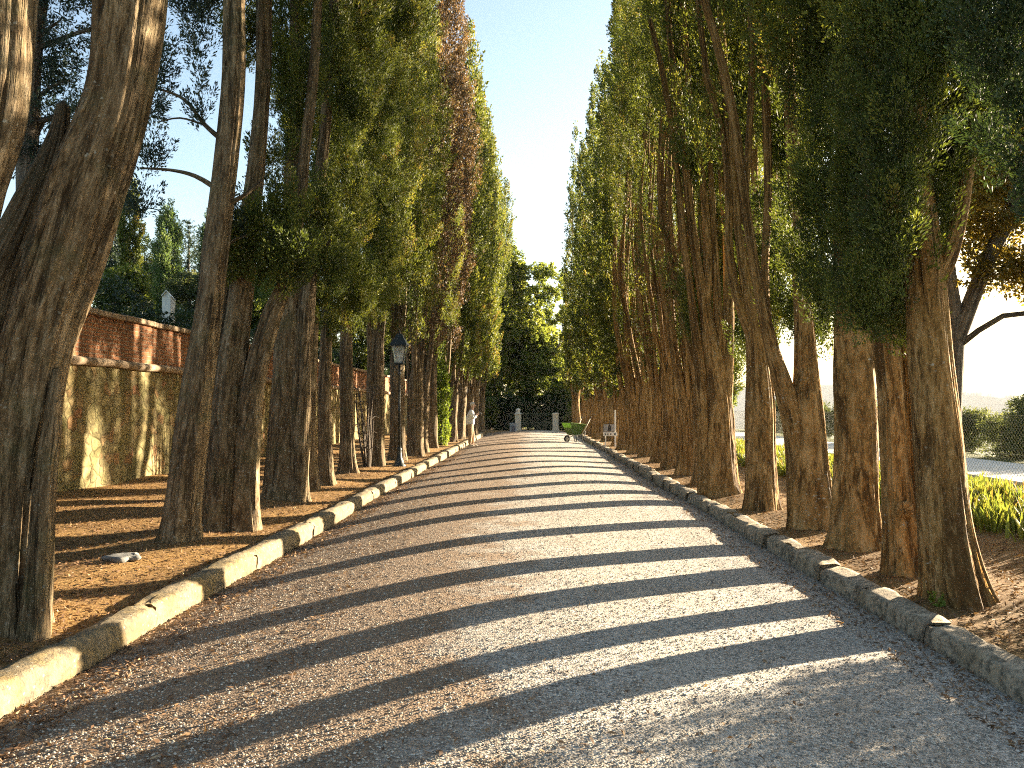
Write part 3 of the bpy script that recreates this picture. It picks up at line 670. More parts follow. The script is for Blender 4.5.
px_tree('cypress_tree', (762, 509), 11.6, [
    [(762, 509, 15), (761, 450, 15), (761, 400, 16), (756, 340, 14), (748, 290, 10), (738, 220, 8), (730, 140, 7), (722, 40, 6), (716, -100, 4)],
    [(756, 345, 8), (738, 300, 7), (729, 250, 6), (729, 200, 6), (724, 140, 5), (708, 80, 5), (698, 0, 4), (690, -80, 3)],
    [(768, 380, 8), (772, 300, 7), (772, 200, 6), (776, 100, 6), (774, 0, 5), (774, -200, 3)], [(760, 330, 6), (758, 250, 5), (754, 150, 5), (756, 40, 4), (756, -80, 3)]],
        [(772, 220, 18, 60, .6, -.05), (750, 120, 20, 50, .8), (740, 20, 26, 50, .6, .1), (748, 330, 18, 40, 1.2, -.05), (766, 300, 18, 50, 1.4, -.02), (745, 220, 22, 60, 1.3)],
        dict(H=18, h0=5.4, Rmax=1.1, dens=11, bare=lambda th, h: np.where(np.cos(th) < -0.2, 0.3, 1.0)), BR, LC, 'smooth orange brown trunk swelling upward into a cluster of upright stems', RROW, 27, thin=.7, n=120)
px_tree('cypress_tree', (719, 492), 13.7, [
    [(719, 492, 15), (719, 450, 15), (718, 400, 14), (712, 350, 10), (702, 290, 7.5), (692, 230, 6), (684, 150, 5.5), (672, 60, 5), (664, -50, 4)],
    [(724, 400, 9), (728, 340, 8), (728, 260, 6.5), (722, 170, 6), (716, 80, 5), (712, 0, 4), (710, -100, 3)],
    [(714, 390, 8), (706, 330, 7), (708, 250, 6), (702, 180, 5), (690, 100, 4.5), (684, 20, 4), (680, -80, 3)],
    [(722, 380, 7), (718, 310, 6), (714, 240, 5), (710, 160, 4), (704, 60, 4)], [(706, 470, 7), (703, 400, 7), (694, 320, 6), (684, 240, 5), (676, 160, 4), (664, 80, 4), (650, 20, 3)]],
        [(716, 330, 14, 36, .8, -.05), (730, 370, 14, 30, .6, -.1), (712, 180, 18, 60, .9, .05), (690, 60, 24, 60, .8, .1), (700, -20, 30, 40, .5, .1), (700, 300, 24, 60, 1.2, -.02), (726, 250, 20, 60, 1.3, 0)],
        dict(H=18, h0=5.6, Rmax=1.2, dens=13, bare=lambda th, h: np.where(np.cos(th) < -0.2, 0.45, 1.0)), BR, LC, 'dark lichen speckled trunk fanning out into five upright stems', RROW, 28, thin=.7, n=120)

# --- generic cypresses for the receding rows
def generic(seed, H, bole_h, r0, nst, spread, h0, Rmax, side, ll, lw, dens, bark, leaf, top_stem=0.8, bareh=8.5, bare_keep=0.12, gap=0.3, tb=0.0, lean=0.0, n=60, peak=0.3, outer=1.0):
    r = np.random.default_rng(seed); geo = Geo()
    tube(geo, [(0, 0, -0.06), (0.01, 0, bole_h * 0.5), (0.02 * side, 0, bole_h), (0.05, 0, bole_h * 1.3), (0, 0, bole_h * 1.6)], [r0, r0 * 0.9, r0 * 0.85, r0 * 0.5, r0 * 0.15], 36, 0.12, 0.2, 0.35, seed)
    for k in range(nst):
        a = 2 * math.pi * k / nst + r.uniform(-0.4, 0.4)
        o = spread * r.uniform(0.5, 1.1); cx, cy = math.cos(a), math.sin(a)
        hh = H * top_stem * r.uniform(0.75, 1.05); rs = r0 * r.uniform(0.2, 0.36)
        P = [(cx * r0 * 0.45, cy * r0 * 0.45, bole_h * 0.25), (cx * r0 * 0.6, cy * r0 * 0.6, bole_h), (cx * (r0 * .5 + o * 0.55), cy * (r0 * .5 + o * 0.55), bole_h + 1.6),
             (cx * (r0 * .3 + o) + r.normal(0, .06), cy * (r0 * .3 + o), bole_h + 3.8), (cx * o * 0.9 + r.normal(0, .08), cy * o * 0.9, bole_h + (hh - bole_h) * 0.6), (cx * o * 0.35, cy * o * 0.35, hh)]
        tube(geo, P, [rs * 1.1, rs, rs * 0.85, rs * 0.7, rs * 0.45, 0.012], 14, 0.18, 0.12, 0, seed * 7 + k, wob=0.03)
        if r.uniform() < 0.8:   # a forked upper stem
            z1 = bole_h + r.uniform(1.5, 3.5); q = 0.75 * o
            tube(geo, [(cx * q, cy * q, z1), (cx * q * 1.3 - 0.1 * cy, cy * q * 1.3 + 0.1 * cx, z1 + 1.2), (cx * q * 1.2 - .25 * cy, cy * q * 1.2 + .25 * cx, z1 + 3.2), (cx * q * 0.8 - .2 * cy, cy * q * 0.8 + .2 * cx, z1 + 6)], [rs * .5, rs * .42, rs * .3, .01], 10, 0.2, 0.1, 0, seed * 9 + k, wob=0.03)
    if lean: 
        for V in geo.V: V[:, 0] += lean * np.clip(V[:, 2], 0, None)
    def bare(th, h):
        face = np.cos(th) * side           # >0 on the road side
        k = np.clip((h - h0) / max(bareh - h0, 0.1), 0, 1)
        return np.where(face > -0.15, bare_keep + (1 - bare_keep) * k ** 3, np.where(h < 5.6, 1.0, outer))
    cl = cypress_clumps(H, h0, Rmax, seed + 500, dens, bare, (lambda h: np.stack([-side * 0.25 * np.clip(1 - h / bareh, 0, 1) + lean * h, 0 * h], 1)), gap, tb, peak)
    return geo.mesh('trunk'), leaf_mesh('crown', [leaves(*cl, n, ll, lw, 0.8, seed + 900)])
def place(name, base, meshes, bark, leaf, label, group, rz=0.0, sc=1.0, sz=1.0):
    root = empty(name, base, rz); tag(root, label, 'tree', group); root.scale = (sc, sc, sz)
    for nm, me, mt in (('trunk', meshes[0], bark), ('crown', meshes[1], leaf)):
        o = bpy.data.objects.new(nm, me); COL.objects.link(o); o.parent = root
        if not me.materials: me.materials.append(mt)
    return root
ORD = ['', 'first', 'second', 'third', 'fourth', 'fifth', 'sixth', 'seventh', 'eighth', 'ninth', 'tenth', 'eleventh', 'twelfth', 'thirteenth', 'fourteenth', 'fifteenth', 'sixteenth', 'seventeenth']
# right row variants: many bare stems on the road side
RV = [generic(100 + k, H, bh, r0, ns, sp, h0, Rm, -1, 0.07, 0.022, 13, BR, LC, bareh=bh2 + 1.3, bare_keep=.04, gap=gp, peak=.12, outer=.4, n=95)
      for k, (H, bh, r0, ns, sp, h0, Rm, bh2, gp) in enumerate([(18.5, 1.9, .27, 8, .75, 2.7, 1.1, 10, .32), (19.5, 1.6, .29, 9, .8, 2.6, 1.15, 9, .32), (18, 2.1, .25, 7, .7, 2.8, 1.05, 10.5, .35), (20, 1.8, .27, 8, .72, 2.7, 1.1, 9.5, .32)])]
RVF = [generic(140 + k, H, 1.8, .3, 5, .45, h0, Rm, -1, 0.13, 0.06, 8, BR, LC, bareh=bh2, bare_keep=.55, gap=.35, n=46, peak=.12, outer=.45)
       for k, (H, h0, Rm, bh2) in enumerate([(18.5, 2.6, 1.05, 6), (19.5, 2.3, 1.1, 5.5), (18, 2.8, 1.0, 5)])]
ry = [(15.6, 3.42), (17.6, 3.5), (19.6, 3.45), (21.6, 3.5), (23.8, 3.45), (26.2, 3.5), (28.8, 3.45), (31.4, 3.5), (35.4, 3.45), (38.2, 3.25), (41.2, 3.25), (44.5, 3.05), (48.5, 2.72)]
rlab = ['pale stemmed', 'reddish', 'many stemmed', 'straight fluted', 'crowded narrow', 'upright dark', 'ivory streaked', 'densely leafy', 'leafy tall', 'leafy broad', 'leafy low branched', 'shaded leafy', 'last leafy', 'distant leafy', 'distant pointed', 'distant hazy']
for k, (y, x) in enumerate(ry):
    far = y > 27
    v = RVF[k % 3] if far else RV[k % 4]
    if k == 8: lb = 'leafy cypress on the right, first beyond the white sign'
    elif k == 7: lb = 'leafy cypress on the right, last one before the white sign'
    elif k < 7: lb = f'{rlab[k]} cypress, {ORD[k + 7]} trunk in view from the near end of the right row'
    elif k < 13: lb = f'{rlab[k]} cypress right of the road, {ORD[k - 7]} beyond the white sign'
    else: lb = f'{rlab[k]} cypress, {ORD[k - 12]} behind the right gate pillar'
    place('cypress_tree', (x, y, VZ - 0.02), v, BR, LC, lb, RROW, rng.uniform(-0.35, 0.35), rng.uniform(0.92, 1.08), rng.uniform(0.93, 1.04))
# left row variants
LV = [generic(200 + k, H, bh, r0, ns, sp, h0, Rm, 1, 0.075, 0.025, 14, BL, LC, bareh=bh2, bare_keep=.3, gap=.3, lean=ln, tb=.08, n=95)
      for k, (H, bh, r0, ns, sp, h0, Rm, bh2, ln) in enumerate([(18, 2.6, .24, 3, .35, 3.6, 1.05, 5.5, .0), (19, 2.2, .27, 4, .4, 4.2, 1.05, 6.5, .0), (18.5, 3.0, .22, 3, .3, 3.4, 1.0, 5.5, .0)])]
LVB = generic(230, 19.5, 2.4, .26, 4, .4, 3.8, 1.25, 1, 0.095, 0.042, 9, BL, M['leaf_brown'], bareh=7, bare_keep=.35, gap=.4, lean=.03)
LVF = [generic(240 + k, H, 1.9, .24, 4, .4, h0, Rm, 1, 0.13, 0.06, 8, BL, LC, bareh=5.5, bare_keep=.5, gap=.25, lean=.045, n=46, tb=.12)
       for k, (H, h0, Rm) in enumerate([(17.5, 3.0, 1.2), (18.5, 3.4, 1.25)])]
lpos = [(20.2, -3.95, 0), (22.3, -3.75, 2), (24.4, -3.55, 1), (26.8, -3.75, 9), (29.2, -3.65, 0), (31.8, -3.6, 9), (34.6, -3.5, 12), (37.6, -3.35, 11), (40.8, -3.25, 12), (44, -3.15, 11), (47.5, -3.05, 12), (55, -2.9, 11), (61, -2.7, 12)]
llab = ['slim dark cypress with foliage low on its trunk, just left of the lamp post', 'cypress trunk directly behind the lamp post', 'thick sunlit edged cypress trunk just right of the lamp post',
        'cypress with browned thinning foliage, right of the lamp post', 'cypress trunk just left of the young bright green cypress', 'second browned cypress, behind the young bright green one',
        'cypress left of the man, with bare grey stems', 'cypress right behind the man in the white shirt', 'cypress with a bright yellow green edge, first beyond the man', 'cypress left of the road, second beyond the man',
        'last left cypress before the gate, near the grey blue bin', 'cypress behind the left gate pillar, the nearer of two', 'farthest cypress behind the left gate pillar']
for k, (y, x, v) in enumerate(lpos):
    mm = LVB if v == 9 else (LVF[v - 11] if v > 9 else LV[v])
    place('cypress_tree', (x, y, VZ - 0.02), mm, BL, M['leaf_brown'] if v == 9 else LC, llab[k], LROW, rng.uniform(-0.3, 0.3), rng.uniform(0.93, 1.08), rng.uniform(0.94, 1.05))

# --- young bright cypress by the kerb, left
def column_tree(name, base, H, Rm, leaf, label, cat, group, seed, ll, lw, dens, h0=0.15, tb=0.0, gap=0.2, n=50, peak=0.3):
    geo = Geo(); tube(geo, [(0, 0, -0.05), (0, 0, H * 0.5), (0, 0, H * 0.9)], [max(.03, Rm * .14), max(.02, Rm * .09), .008], 12, 0.3, 0.1, 0.2, seed)
    C, AX, LEN, RAD, T = cypress_clumps(H, h0, Rm, seed, dens, None, None, gap, tb, peak)
    s = min(1, Rm / 0.8 + 0.2)
    cm = leaf_mesh('crown', [leaves(C, AX, LEN * s, RAD * s, T, n, ll, lw, 0.7, seed)])
    return tree_obj(name, base, geo, cm, M['bark_grey'], leaf, label, group)
p = on_ground(441, 446, VZ)
column_tree('young_cypress', (p[0], p[1], VZ), 4.0, 0.36, M['leaf_fresh'], 'young bright green cypress, thin and sunlit, between old trunks on the left', 'tree', None, 301, 0.09, 0.04, 26, gap=.35)

# --- bare twiggy shrub by the left row
p = on_ground(368, 470, VZ); geo = Geo(); r = np.random.default_rng(8)
for k in range(9):
    a = r.uniform(0, 6.28); q = r.uniform(0.05, 0.25); h = r.uniform(1.6, 2.9)
    tube(geo, [(q * .3 * math.cos(a), q * .3 * math.sin(a), -.05), (q * math.cos(a), q * math.sin(a), h * .5), (q * 1.5 * math.cos(a + .5), q * 1.5 * math.sin(a + .5), h)], [.03, .02, .006], 8, .15, .1, 0, 60 + k, wob=.03)
    for z in np.arange(.5, h, .18):
        b = r.uniform(0, 6.28); L = r.uniform(.15, .4); f = z / h
        x0, y0 = q * (0.5 + f) * math.cos(a + .4 * f), q * (0.5 + f) * math.sin(a + .4 * f)
        tube(geo, [(x0, y0, z), (x0 + L * .5 * math.cos(b), y0 + L * .5 * math.sin(b), z + .08), (x0 + L * math.cos(b), y0 + L * math.sin(b), z + .05)], [.007, .005, .003], 5, .1, .0, 0, 600 + k)
sh = link('bare_shrub', geo.mesh('bare_shrub'), M['bark_grey']); sh.location = (p[0], p[1], VZ - .02)
tag(sh, 'leafless dead shrub of thin upright twigs, left of the lamp post', 'shrub')

# --- broadleaf trees
def broad_tree(name, base, H, trunk, lobes, leaf, bark, label, group, seed, ll, lw, dens, n=60, size=(0.3, 0.6), tb=0.0):
    geo = Geo()
    for k, (P, Rr) in enumerate(trunk): tube(geo, P, Rr, 18, 0.25, 0.12, 0.3 if k == 0 else 0, seed + k, wob=0.04)
    cl = broad_clumps(lobes, seed, dens, tb, size)
    return tree_obj(name, base, geo, leaf_mesh('crown', [leaves(*cl, n, ll, lw, 1.2, seed)]), bark, leaf, label, group)
def rand_lobes(c, rad, n, seed, ls=(0.35, 0.5)):
    r = np.random.default_rng(seed); out = []
    for _ in range(n):
        g = r.normal(size=3); g /= np.linalg.norm(g); s = r.uniform(*ls)
        q = np.asarray(c) + g * np.asarray(rad) * r.uniform(0.35, 0.85); out.append((q, np.asarray(rad) * s))
    return out
BACK = 'broad trees closing the avenue'
for k, (x, y, H, rx, lab, lf, tb) in enumerate([
        (-0.9, 58, 13.8, 4.4, 'rounded evergreen oak closing the avenue, tallest one behind the gate', 'leaf_oak', 0.05),
        (3.6, 68, 6.5, 3.0, 'darker rounded evergreen oak behind the right gate pillar', 'leaf_oak', -0.1),
        (-8.5, 60, 13, 4.5, 'broad oak far behind the end of the left row', 'leaf_oak', 0),
        (12, 60, 7, 3.5, 'broad oak far behind the end of the right row', 'leaf_oak', 0)]):
    tr = [([(0, 0, -.1), (.2, 0, 2), (.5, -.2, 4), (.8, -.2, H * .6)], [.35, .3, .25, .1]), ([(.3, -.1, 2.4), (1.6, -.8, 4.2), (2.9, -1.4, 6.0)], [.2, .16, .08]), ([(.2, 0, 2.2), (-1.4, -.5, 4.5), (-2.4, -.6, 7)], [.2, .15, .07])]
    lo = rand_lobes((0, 0, H * .62), (rx, rx * .8, H * .40), 22, 40 + k, (0.25, 0.42)) + rand_lobes((0, -.5, H * .35), (rx * .95, rx * .7, H * .2), 14, 60 + k)
    if k == 0: lo += rand_lobes((1.0, -2.6, 3.9), (2.3, .9, 1.2), 9, 161, (.3, .45))
    broad_tree('oak_tree', (x, y, VZ), H, tr, lo, M[lf], M['bark_grey'], lab, BACK, 330 + k, 0.19, 0.11, 2.6, 55, (0.4, 0.8), tb)
# undergrowth behind the gate
sh_l = ['low dark laurel shrub behind the gate, left part', 'low dark laurel shrub behind the gate, right part', 'leafy shrub beside the left gate pillar', 'leafy bright shrub just right of the right gate pillar', 'tall dark laurel shrub behind the middle of the gate', 'dark laurel shrub behind the bin at the gate', 'dark laurel shrub behind the right gate pillar']
for k, (x, y, rx, h) in enumerate([(-1.2, 54, 1.5, 2.3), (1.5, 54.5, 1.6, 2.4), (-3.2, 53.2, 1.3, 2.2), (3.0, 51.6, .8, 2.6), (.3, 55.5, 1.8, 3.1), (-2.3, 54.8, 1.5, 3.2), (2.6, 55.2, 1.5, 2.8)]):
    lo = rand_lobes((0, 0, h * .55), (rx, .8, h * .5), 9, 70 + k, (.35, .55)) + rand_lobes((0, 0, h * .22), (rx, .7, h * .25), 7, 170 + k, (.4, .6))
    tr = [([(0, 0, -.1), (0, 0, h * .7)], [.06, .03])]
    broad_tree('laurel_shrub', (x, y, VZ), h, tr, lo, M['leaf_oak' if k in (2, 3, 4, 5, 6) else 'leaf_hedge'], M['bark_grey'], sh_l[k], 'shrubs by the gate', 350 + k, 0.15, 0.07, 9, 45, (.25, .45))['category'] = 'shrub'

# right: golden oak behind the front trunks
p = np.array([5.0, 9.7, VZ])
tr = [([(0, 0, -.1), (.05, 0, 1.5), (.1, 0, 2.6)], [.13, .12, .11]), ([(.1, 0, 2.3), (.45, -.1, 3.3), (.9, -.2, 4.3), (1.0, -.2, 6)], [.1, .09, .07, .03]), ([(.1, 0, 2.5), (.0, 0, 4), (.3, .1, 6.5)], [.08, .06, .02]),
      ([(.1, 0, 2.2), (.5, -.3, 2.55), (1.1, -.5, 2.6), (1.7, -.6, 2.9)], [.036, .03, .022, .01]), ([(.7, -.15, 3.9), (.75, -.2, 4.6), (.6, -.2, 5.6)], [.05, .04, .02]), ([(.9, -.2, 4.3), (1.5, -.3, 5), (1.9, -.3, 6.2)], [.05, .04, .015])]
lo = rand_lobes((1.1, 0, 4.4), (1.8, 1.1, 1.9), 44, 90, (.16, .28)) + rand_lobes((1.6, -.3, 3.2), (1.3, .8, .7), 16, 91, (.2, .35)) + rand_lobes((.6, .2, 6.4), (1.6, 1.0, 1.4), 10, 92, (.2, .3))
broad_tree('oak_tree', p, 7, tr, lo, M['leaf_gold'], M['bark_grey'], 'small oak with twisting branches and brownish backlit leaves behind the foremost right trunk', None, 370, .06, .03, 20, 40, (.18, .34))

# olives beyond the terrace
OL = 'olive trees beyond the chain link fence'
olab = ['bushy olive tree behind the fence, right of the foremost trunk', 'olive tree at the right edge of the picture behind the fence', 'olive tree behind the fence seen between the second and third right trunks', 'olive tree behind the fence seen past the speckled trunk', 'rounded olive tree farther along the fence', 'farthest olive tree along the fence']
for k, (x, y, h, rx) in enumerate([(14.6, 24.0, 2.15, 1.7), (16.2, 23.0, 1.75, 1.5), (15.5, 33, 1.9, 2.0), (14.8, 42, 2.2, 2.2), (15.2, 28.5, 1.7, 1.7), (15.8, 52, 2.4, 2.4)]):
    zb = float(ground_z(np.array([x]), np.array([y]))[0])
    lo = rand_lobes((0, 0, h - zb - (h * .55)), (rx, rx * .8, h * .55), 20, 400 + k, (.2, .38))
    broad_tree('olive_tree', (x, y, zb), h, [([(0, 0, -.1), (.1, 0, .8), (0, .1, h * .8)], [.14, .1, .05]), ([(.1, 0, .6), (.6, 0, 1.2), (.8, .1, 1.6)], [.08, .05, .02])], lo, M['leaf_olive'], M['bark_grey'], olab[k], OL, 420 + k, .11, .03, 10, 60, (.3, .55))

# --- garden trees behind the wall
GARD = 'garden trees on the terrace behind the wall'
def gz(x, y): return float(ground_z(np.array([x]), np.array([y]))[0])
def gpos(px, Y):
    q = at(px, 400, Y); return q[0], Y, gz(q[0], Y)
for k, (px, top, Y, rm, lab, lf) in enumerate([
        (166, 202, 42, .78, 'smooth pointed columnar cypress, tallest in the gap above the wall', 'leaf_fresh2'),
        (127, 172, 34, .42, 'narrow dark columnar cypress beside the massive leaning trunk', 'leaf_cypress'),
        (113, 205, 38, .55, 'blue green columnar cypress left of the narrow dark one', 'leaf_blue'),
        (205, 214, 46, .55, 'slim columnar cypress close beside the slender leaning trunk', 'leaf_fresh2'),
        (26, 190, 40, .5, 'small columnar cypress seen left of the massive leaning trunk', 'leaf_cypress')]):
    x, y, z = gpos(px, Y); H = at(px, top, Y)[2] - z
    if lf == 'leaf_fresh2':
        if 'leaf_fresh2' not in M: M['leaf_fresh2'] = mat_leaf('soft green cypress foliage', [(0, (.06, .11, .045)), (.6, (.10, .16, .06)), (1, (.15, .20, .07))], .35)
    column_tree('columnar_cypress', (x, y, z), H, rm, M[lf], lab, 'tree', GARD, 440 + k, .12, .05, 26, .1, .1, .08, 50, .62)
# spruce like conifer
x, y, z = gpos(187, 44); H = at(187, 216, 44)[2] - z; geo = Geo(); tube(geo, [(0, 0, -.1), (0, 0, H * .97)], [.16, .015], 10, .3, .1, .2, 460)
r = np.random.default_rng(9); C, AX = [], []
for hh in np.arange(.6, H * .98, .28):
    for k in range(9):
        a = r.uniform(0, 6.28); Lb = (1 - hh / H) * 2.1 + .15
        for q in np.arange(.15, Lb, .28):
            C.append((q * math.cos(a), q * math.sin(a), hh - .12 * q)); AX.append((math.cos(a), math.sin(a), .35))
C = np.array(C); AX = np.array(AX); AX /= np.linalg.norm(AX, axis=1)[:, None]; m = len(C)
tree_obj('spruce_tree', (x, y, z), geo, leaf_mesh('crown', [leaves(C, AX, r.uniform(.3, .5, m), r.uniform(.08, .14, m), np.clip(r.normal(.5, .2, m), 0, 1), 14, .16, .04, .9, 461)]), M['bark_grey'], M['leaf_blue'], 'pyramidal blue green spruce right of the pointed columnar cypress', GARD)
for k, (px, top, Y, rx, lab, lf) in enumerate([
        (143, 240, 46, 1.4, 'yellow green broadleaf tree between the columnar cypresses', 'leaf_oak'),
        (186, 268, 36, 1.3, 'rounded green shrub above the hedge by the slender leaning trunk', 'leaf_olive'),
        (110, 262, 28, 1.5, 'rounded leafy shrub above the hedge beside the massive leaning trunk', 'leaf_oak'),
        (12, 215, 34, 2.0, 'yellow green bush top at the left edge of the picture', 'leaf_fresh'),
        (270, 255, 36, 2.4, 'leafy tree glimpsed between the left trunks above the wall', 'leaf_oak'),
        (345, 300, 40, 2.6, 'leafy tree behind the wall near the lamp post', 'leaf_oak')]):
    x, y, z = gpos(px, Y); H = at(px, top, Y)[2] - z
    lo = rand_lobes((0, 0, H * .58), (rx, rx * .8, H * .42), 14, 470 + k, (.25, .42))
    broad_tree('garden_tree', (x, y, z), H, [([(0, 0, -.1), (0, .1, H * .4), (.1, 0, H * .8)], [.14, .1, .04])], lo, M[lf], M['bark_grey'], lab, GARD, 480 + k, .12, .06, 10, 40, (.3, .5))
# dark pine close behind the wall, top left
x, y = -8.6, 13.2; z = gz(x, y)
lo = [(np.array(at(a, b, 13.2 + d)) - np.array([x, y, z]), (rr * 13.2 / 800, .55, rr2 * 13.2 / 800)) for a, b, d, rr, rr2 in
      [(60, 20, 0, 42, 36), (30, 60, .3, 30, 34), (70, 80, .2, 28, 26), (45, 120, 0, 28, 22), (88, 128, -.2, 26, 20), (20, 150, 0, 24, 20), (60, 165, .2, 22, 14), (140, 20, 0, 22, 40), (100, -30, 0, 70, 40), (150, 95, 0, 14, 24), (0, 20, 0, 30, 60)]]
tr = [([(0, 0, -.1), (.1, 0, 3), (.3, 0, 6), (.5, 0, 9)], [.18, .16, .12, .05])]
for b in lo[:10]:
    tr.append(([(0.12, 0, max(1.2, b[0][2] - .5)), tuple(b[0] * np.array([.5, .5, 1]) + np.array([.1, 0, -.15])), tuple(b[0])], [.05, .03, .01]))
broad_tree('pine_tree', (x, y, z), 9, tr, lo, M['leaf_blue'], M['bark_grey'], 'dark blue green conifer with drooping sprays behind the massive leaning trunk', GARD, 500, .075, .022, 13, 60, (.2, .4))

# hedge on the terrace
bm_p = []; r = np.random.default_rng(21); hy = np.arange(6, 50, .42); C = []
for yy in hy:
    for k in range(16):
        C.append((r.uniform(-.45, .5), yy + r.uniform(-.3, .3) - 25, r.uniform(0.1, 1.15 + .18 * math.sin(yy * .9) + .1 * math.sin(yy * 2.3))))
C = np.array(C); m = len(C); AX = r.normal(size=(m, 3)); AX[:, 2] += .6; AX /= np.linalg.norm(AX, axis=1)[:, None]
hd = empty('hedge', (-9.0, 25, 2.95)); tag(hd, 'dark evergreen hedge growing along the top of the garden wall', 'hedge')
link('foliage', leaf_mesh('foliage', [leaves(C, AX, r.uniform(.25, .45, m), r.uniform(.1, .2, m), np.clip(r.normal(.35, .2, m), 0, 1), 55, .075, .04, 1.0, 22)]), M['leaf_hedge'], hd)

# small white gable above the hedge
x, y, z = gpos(165, 26); zt = at(165, 290, 26)[2]
hut = empty('garden_hut', (x, y, z), .3); tag(hut, 'small white gabled garden hut peeping over the hedge below the columnar cypresses', 'hut')
bm = bmesh.new(); hw = .13; hgt = zt - z
vs = [bm.verts.new(q) for q in [(-hw, 0, -.1), (hw, 0, -.1), (hw, 0, hgt - .2), (0, 0, hgt - .03), (-hw, 0, hgt - .2)]]; f = bm.faces.new(vs)
e = bmesh.ops.extrude_face_region(bm, geom=[f]); bmesh.ops.translate(bm, vec=(0, 1.2, 0), verts=[q for q in e['geom'] if isinstance(q, bmesh.types.BMVert)])
link('wall', bm_mesh('wall', bm), M['white'], hut)
bm = bmesh.new(); a = math.atan2(.17, hw)
for s in (-1, 1): bm_box(bm, (s * hw * .56, .6, hgt - .11), (.24, 1.35, .02), 0, rot=Matrix.Rotation(s * a, 4, 'Y'))
link('roof', bm_mesh('roof', bm), M['white'], hut)

# ================================================================== UNDERSTOREY
# irises along the fence
def iris(seed, n, y0, y1):
    r = np.random.default_rng(seed); geoV, geoF, T = [], [], []; b = 0
    nc = n // 14
    cx = r.uniform(5.4, 7.2, nc); cy = r.uniform(y0, y1, nc)
    V = np.zeros((nc * 14, 5, 2, 3)); tt = np.zeros(nc * 14)
    for k in range(nc):
        ct = np.clip(r.normal(.45, .2), 0, 1)
        for q in range(14):
            x, y = cx[k] + r.normal(0, .1), cy[k] + r.normal(0, .1); L = r.uniform(.3, .5) * (.78 + .2 * (cx[k] - 5.4)); a = r.uniform(0, 6.28); w = r.uniform(.014, .024); be = r.uniform(.05, .5)
            u = np.linspace(0, 1, 5); ox = be * L * u ** 2; oz = L * u * (1 - .25 * be * u ** 2) 
            ww = w * np.array([.8, 1, .95, .65, .08]); bx = a + r.uniform(1, 2)
            i = k * 14 + q
            px_, py_ = x + ox * math.cos(a), y + ox * math.sin(a)
            for s, sg in ((0, -1), (1, 1)):
                V[i, :, s, 0] = px_ + sg * ww * math.cos(bx); V[i, :, s, 1] = py_ + sg * ww * math.sin(bx); V[i, :, s, 2] = VZ - .03 + oz
            tt[i] = np.clip(ct + r.normal(0, .18), 0, 1)
    N = len(V); base = np.arange(N)[:, None] * 10; st = np.arange(4)[None] * 2
    Fq = np.stack([base + st, base + st + 1, base + st + 3, base + st + 2], -1).reshape(-1, 4)
    return np_mesh('iris_bed', V.reshape(-1, 3), Fq, True, {'tint': ('FLOAT', np.repeat(tt, 10))})
ib = link('iris_bed', iris(31, 17000, 5.5, 32), M['leaf_iris']); tag(ib, 'bed of sword leaved green irises between the right trees and the fence', 'plants', kind='stuff')

# dry litter and loose stones
def chips(seed, n, area, zf, ll, lw):
    r = np.random.default_rng(seed)
    x = r.uniform(area[0], area[1], n); u = r.uniform(0, 1, n); y = area[2] + (area[3] - area[2]) * u ** 1.7
    z = zf(x, y) + r.uniform(0.002, 0.012, n)
    C = np.stack([x, y, z], 1)
    d = r.normal(size=(n, 3)); d[:, 2] *= .35; d /= np.linalg.norm(d, axis=1)[:, None]
    nn = np.tile([0, 0, 1.0], (n, 1)) + r.normal(size=(n, 3)) * .45; s = np.cross(d, nn); s /= np.linalg.norm(s, axis=1)[:, None]
    L = r.uniform(.5, 1.6, n)[:, None] * ll; W = r.uniform(.6, 1.4, n)[:, None] * lw
    V = np.stack([C - d * L / 2, C - s * W / 2 + [0, 0, .003], C + d * L / 2, C + s * W / 2 + [0, 0, .003]], 1).reshape(-1, 3)
    return V, np.repeat(np.clip(r.beta(2, 2.4, n), 0, 1), 4)
vz = lambda x, y: ground_z(x, y)
parts = [chips(41, 42000, (-7.5, -2.95, 3.5, 26), vz, .05, .012), chips(42, 30000, (2.9, 7.0, 3.5, 26), vz, .05, .012), chips(43, 3000, (-2.7, -1.3, 3.2, 24), road_z, .045, .012), chips(46, 5000, (-2.75, -2.35, 3.2, 30), road_z, .045, .012), chips(44, 1100, (-1.5, 2.6, 3.2, 26), road_z, .035, .012), chips(45, 3500, (2.2, 2.66, 3.2, 26), road_z, .04, .012)]
lt = link('needle_litter', leaf_mesh('needle_litter', parts), M['litter']); tag(lt, 'dry brown cypress needles and twigs strewn under the trees', 'litter', kind='stuff')
# pebbles: little octahedra
r = np.random.default_rng(51); n = 60000
x = r.uniform(-2.68, 2.6, n); y = 3.0 + 15 * r.uniform(0, 1, n) ** 1.8; sz = r.uniform(.003, .0085, n)
C = np.stack([x, y, road_z(x, y) + sz * .25], 1); O = np.array([(1, 0, 0), (0, 1, 0), (-1, 0, 0), (0, -1, 0), (0, 0, .75), (0, 0, -.75)], float)
a = r.uniform(0, 6.28, n); ca, sa = np.cos(a), np.sin(a); Ov = O[None] * r.uniform(.7, 1.35, (n, 6, 1))
Vx = ca[:, None] * Ov[..., 0] - sa[:, None] * Ov[..., 1]; Vy = sa[:, None] * Ov[..., 0] + ca[:, None] * Ov[..., 1]
V = C[:, None, :] + np.stack([Vx, Vy, Ov[..., 2]], -1) * sz[:, None, None]
T8 = np.array([(0, 1, 4), (1, 2, 4), (2, 3, 4), (3, 0, 4)])
Fq = (np.arange(n)[:, None, None] * 6 + T8[None]).reshape(-1, 3)
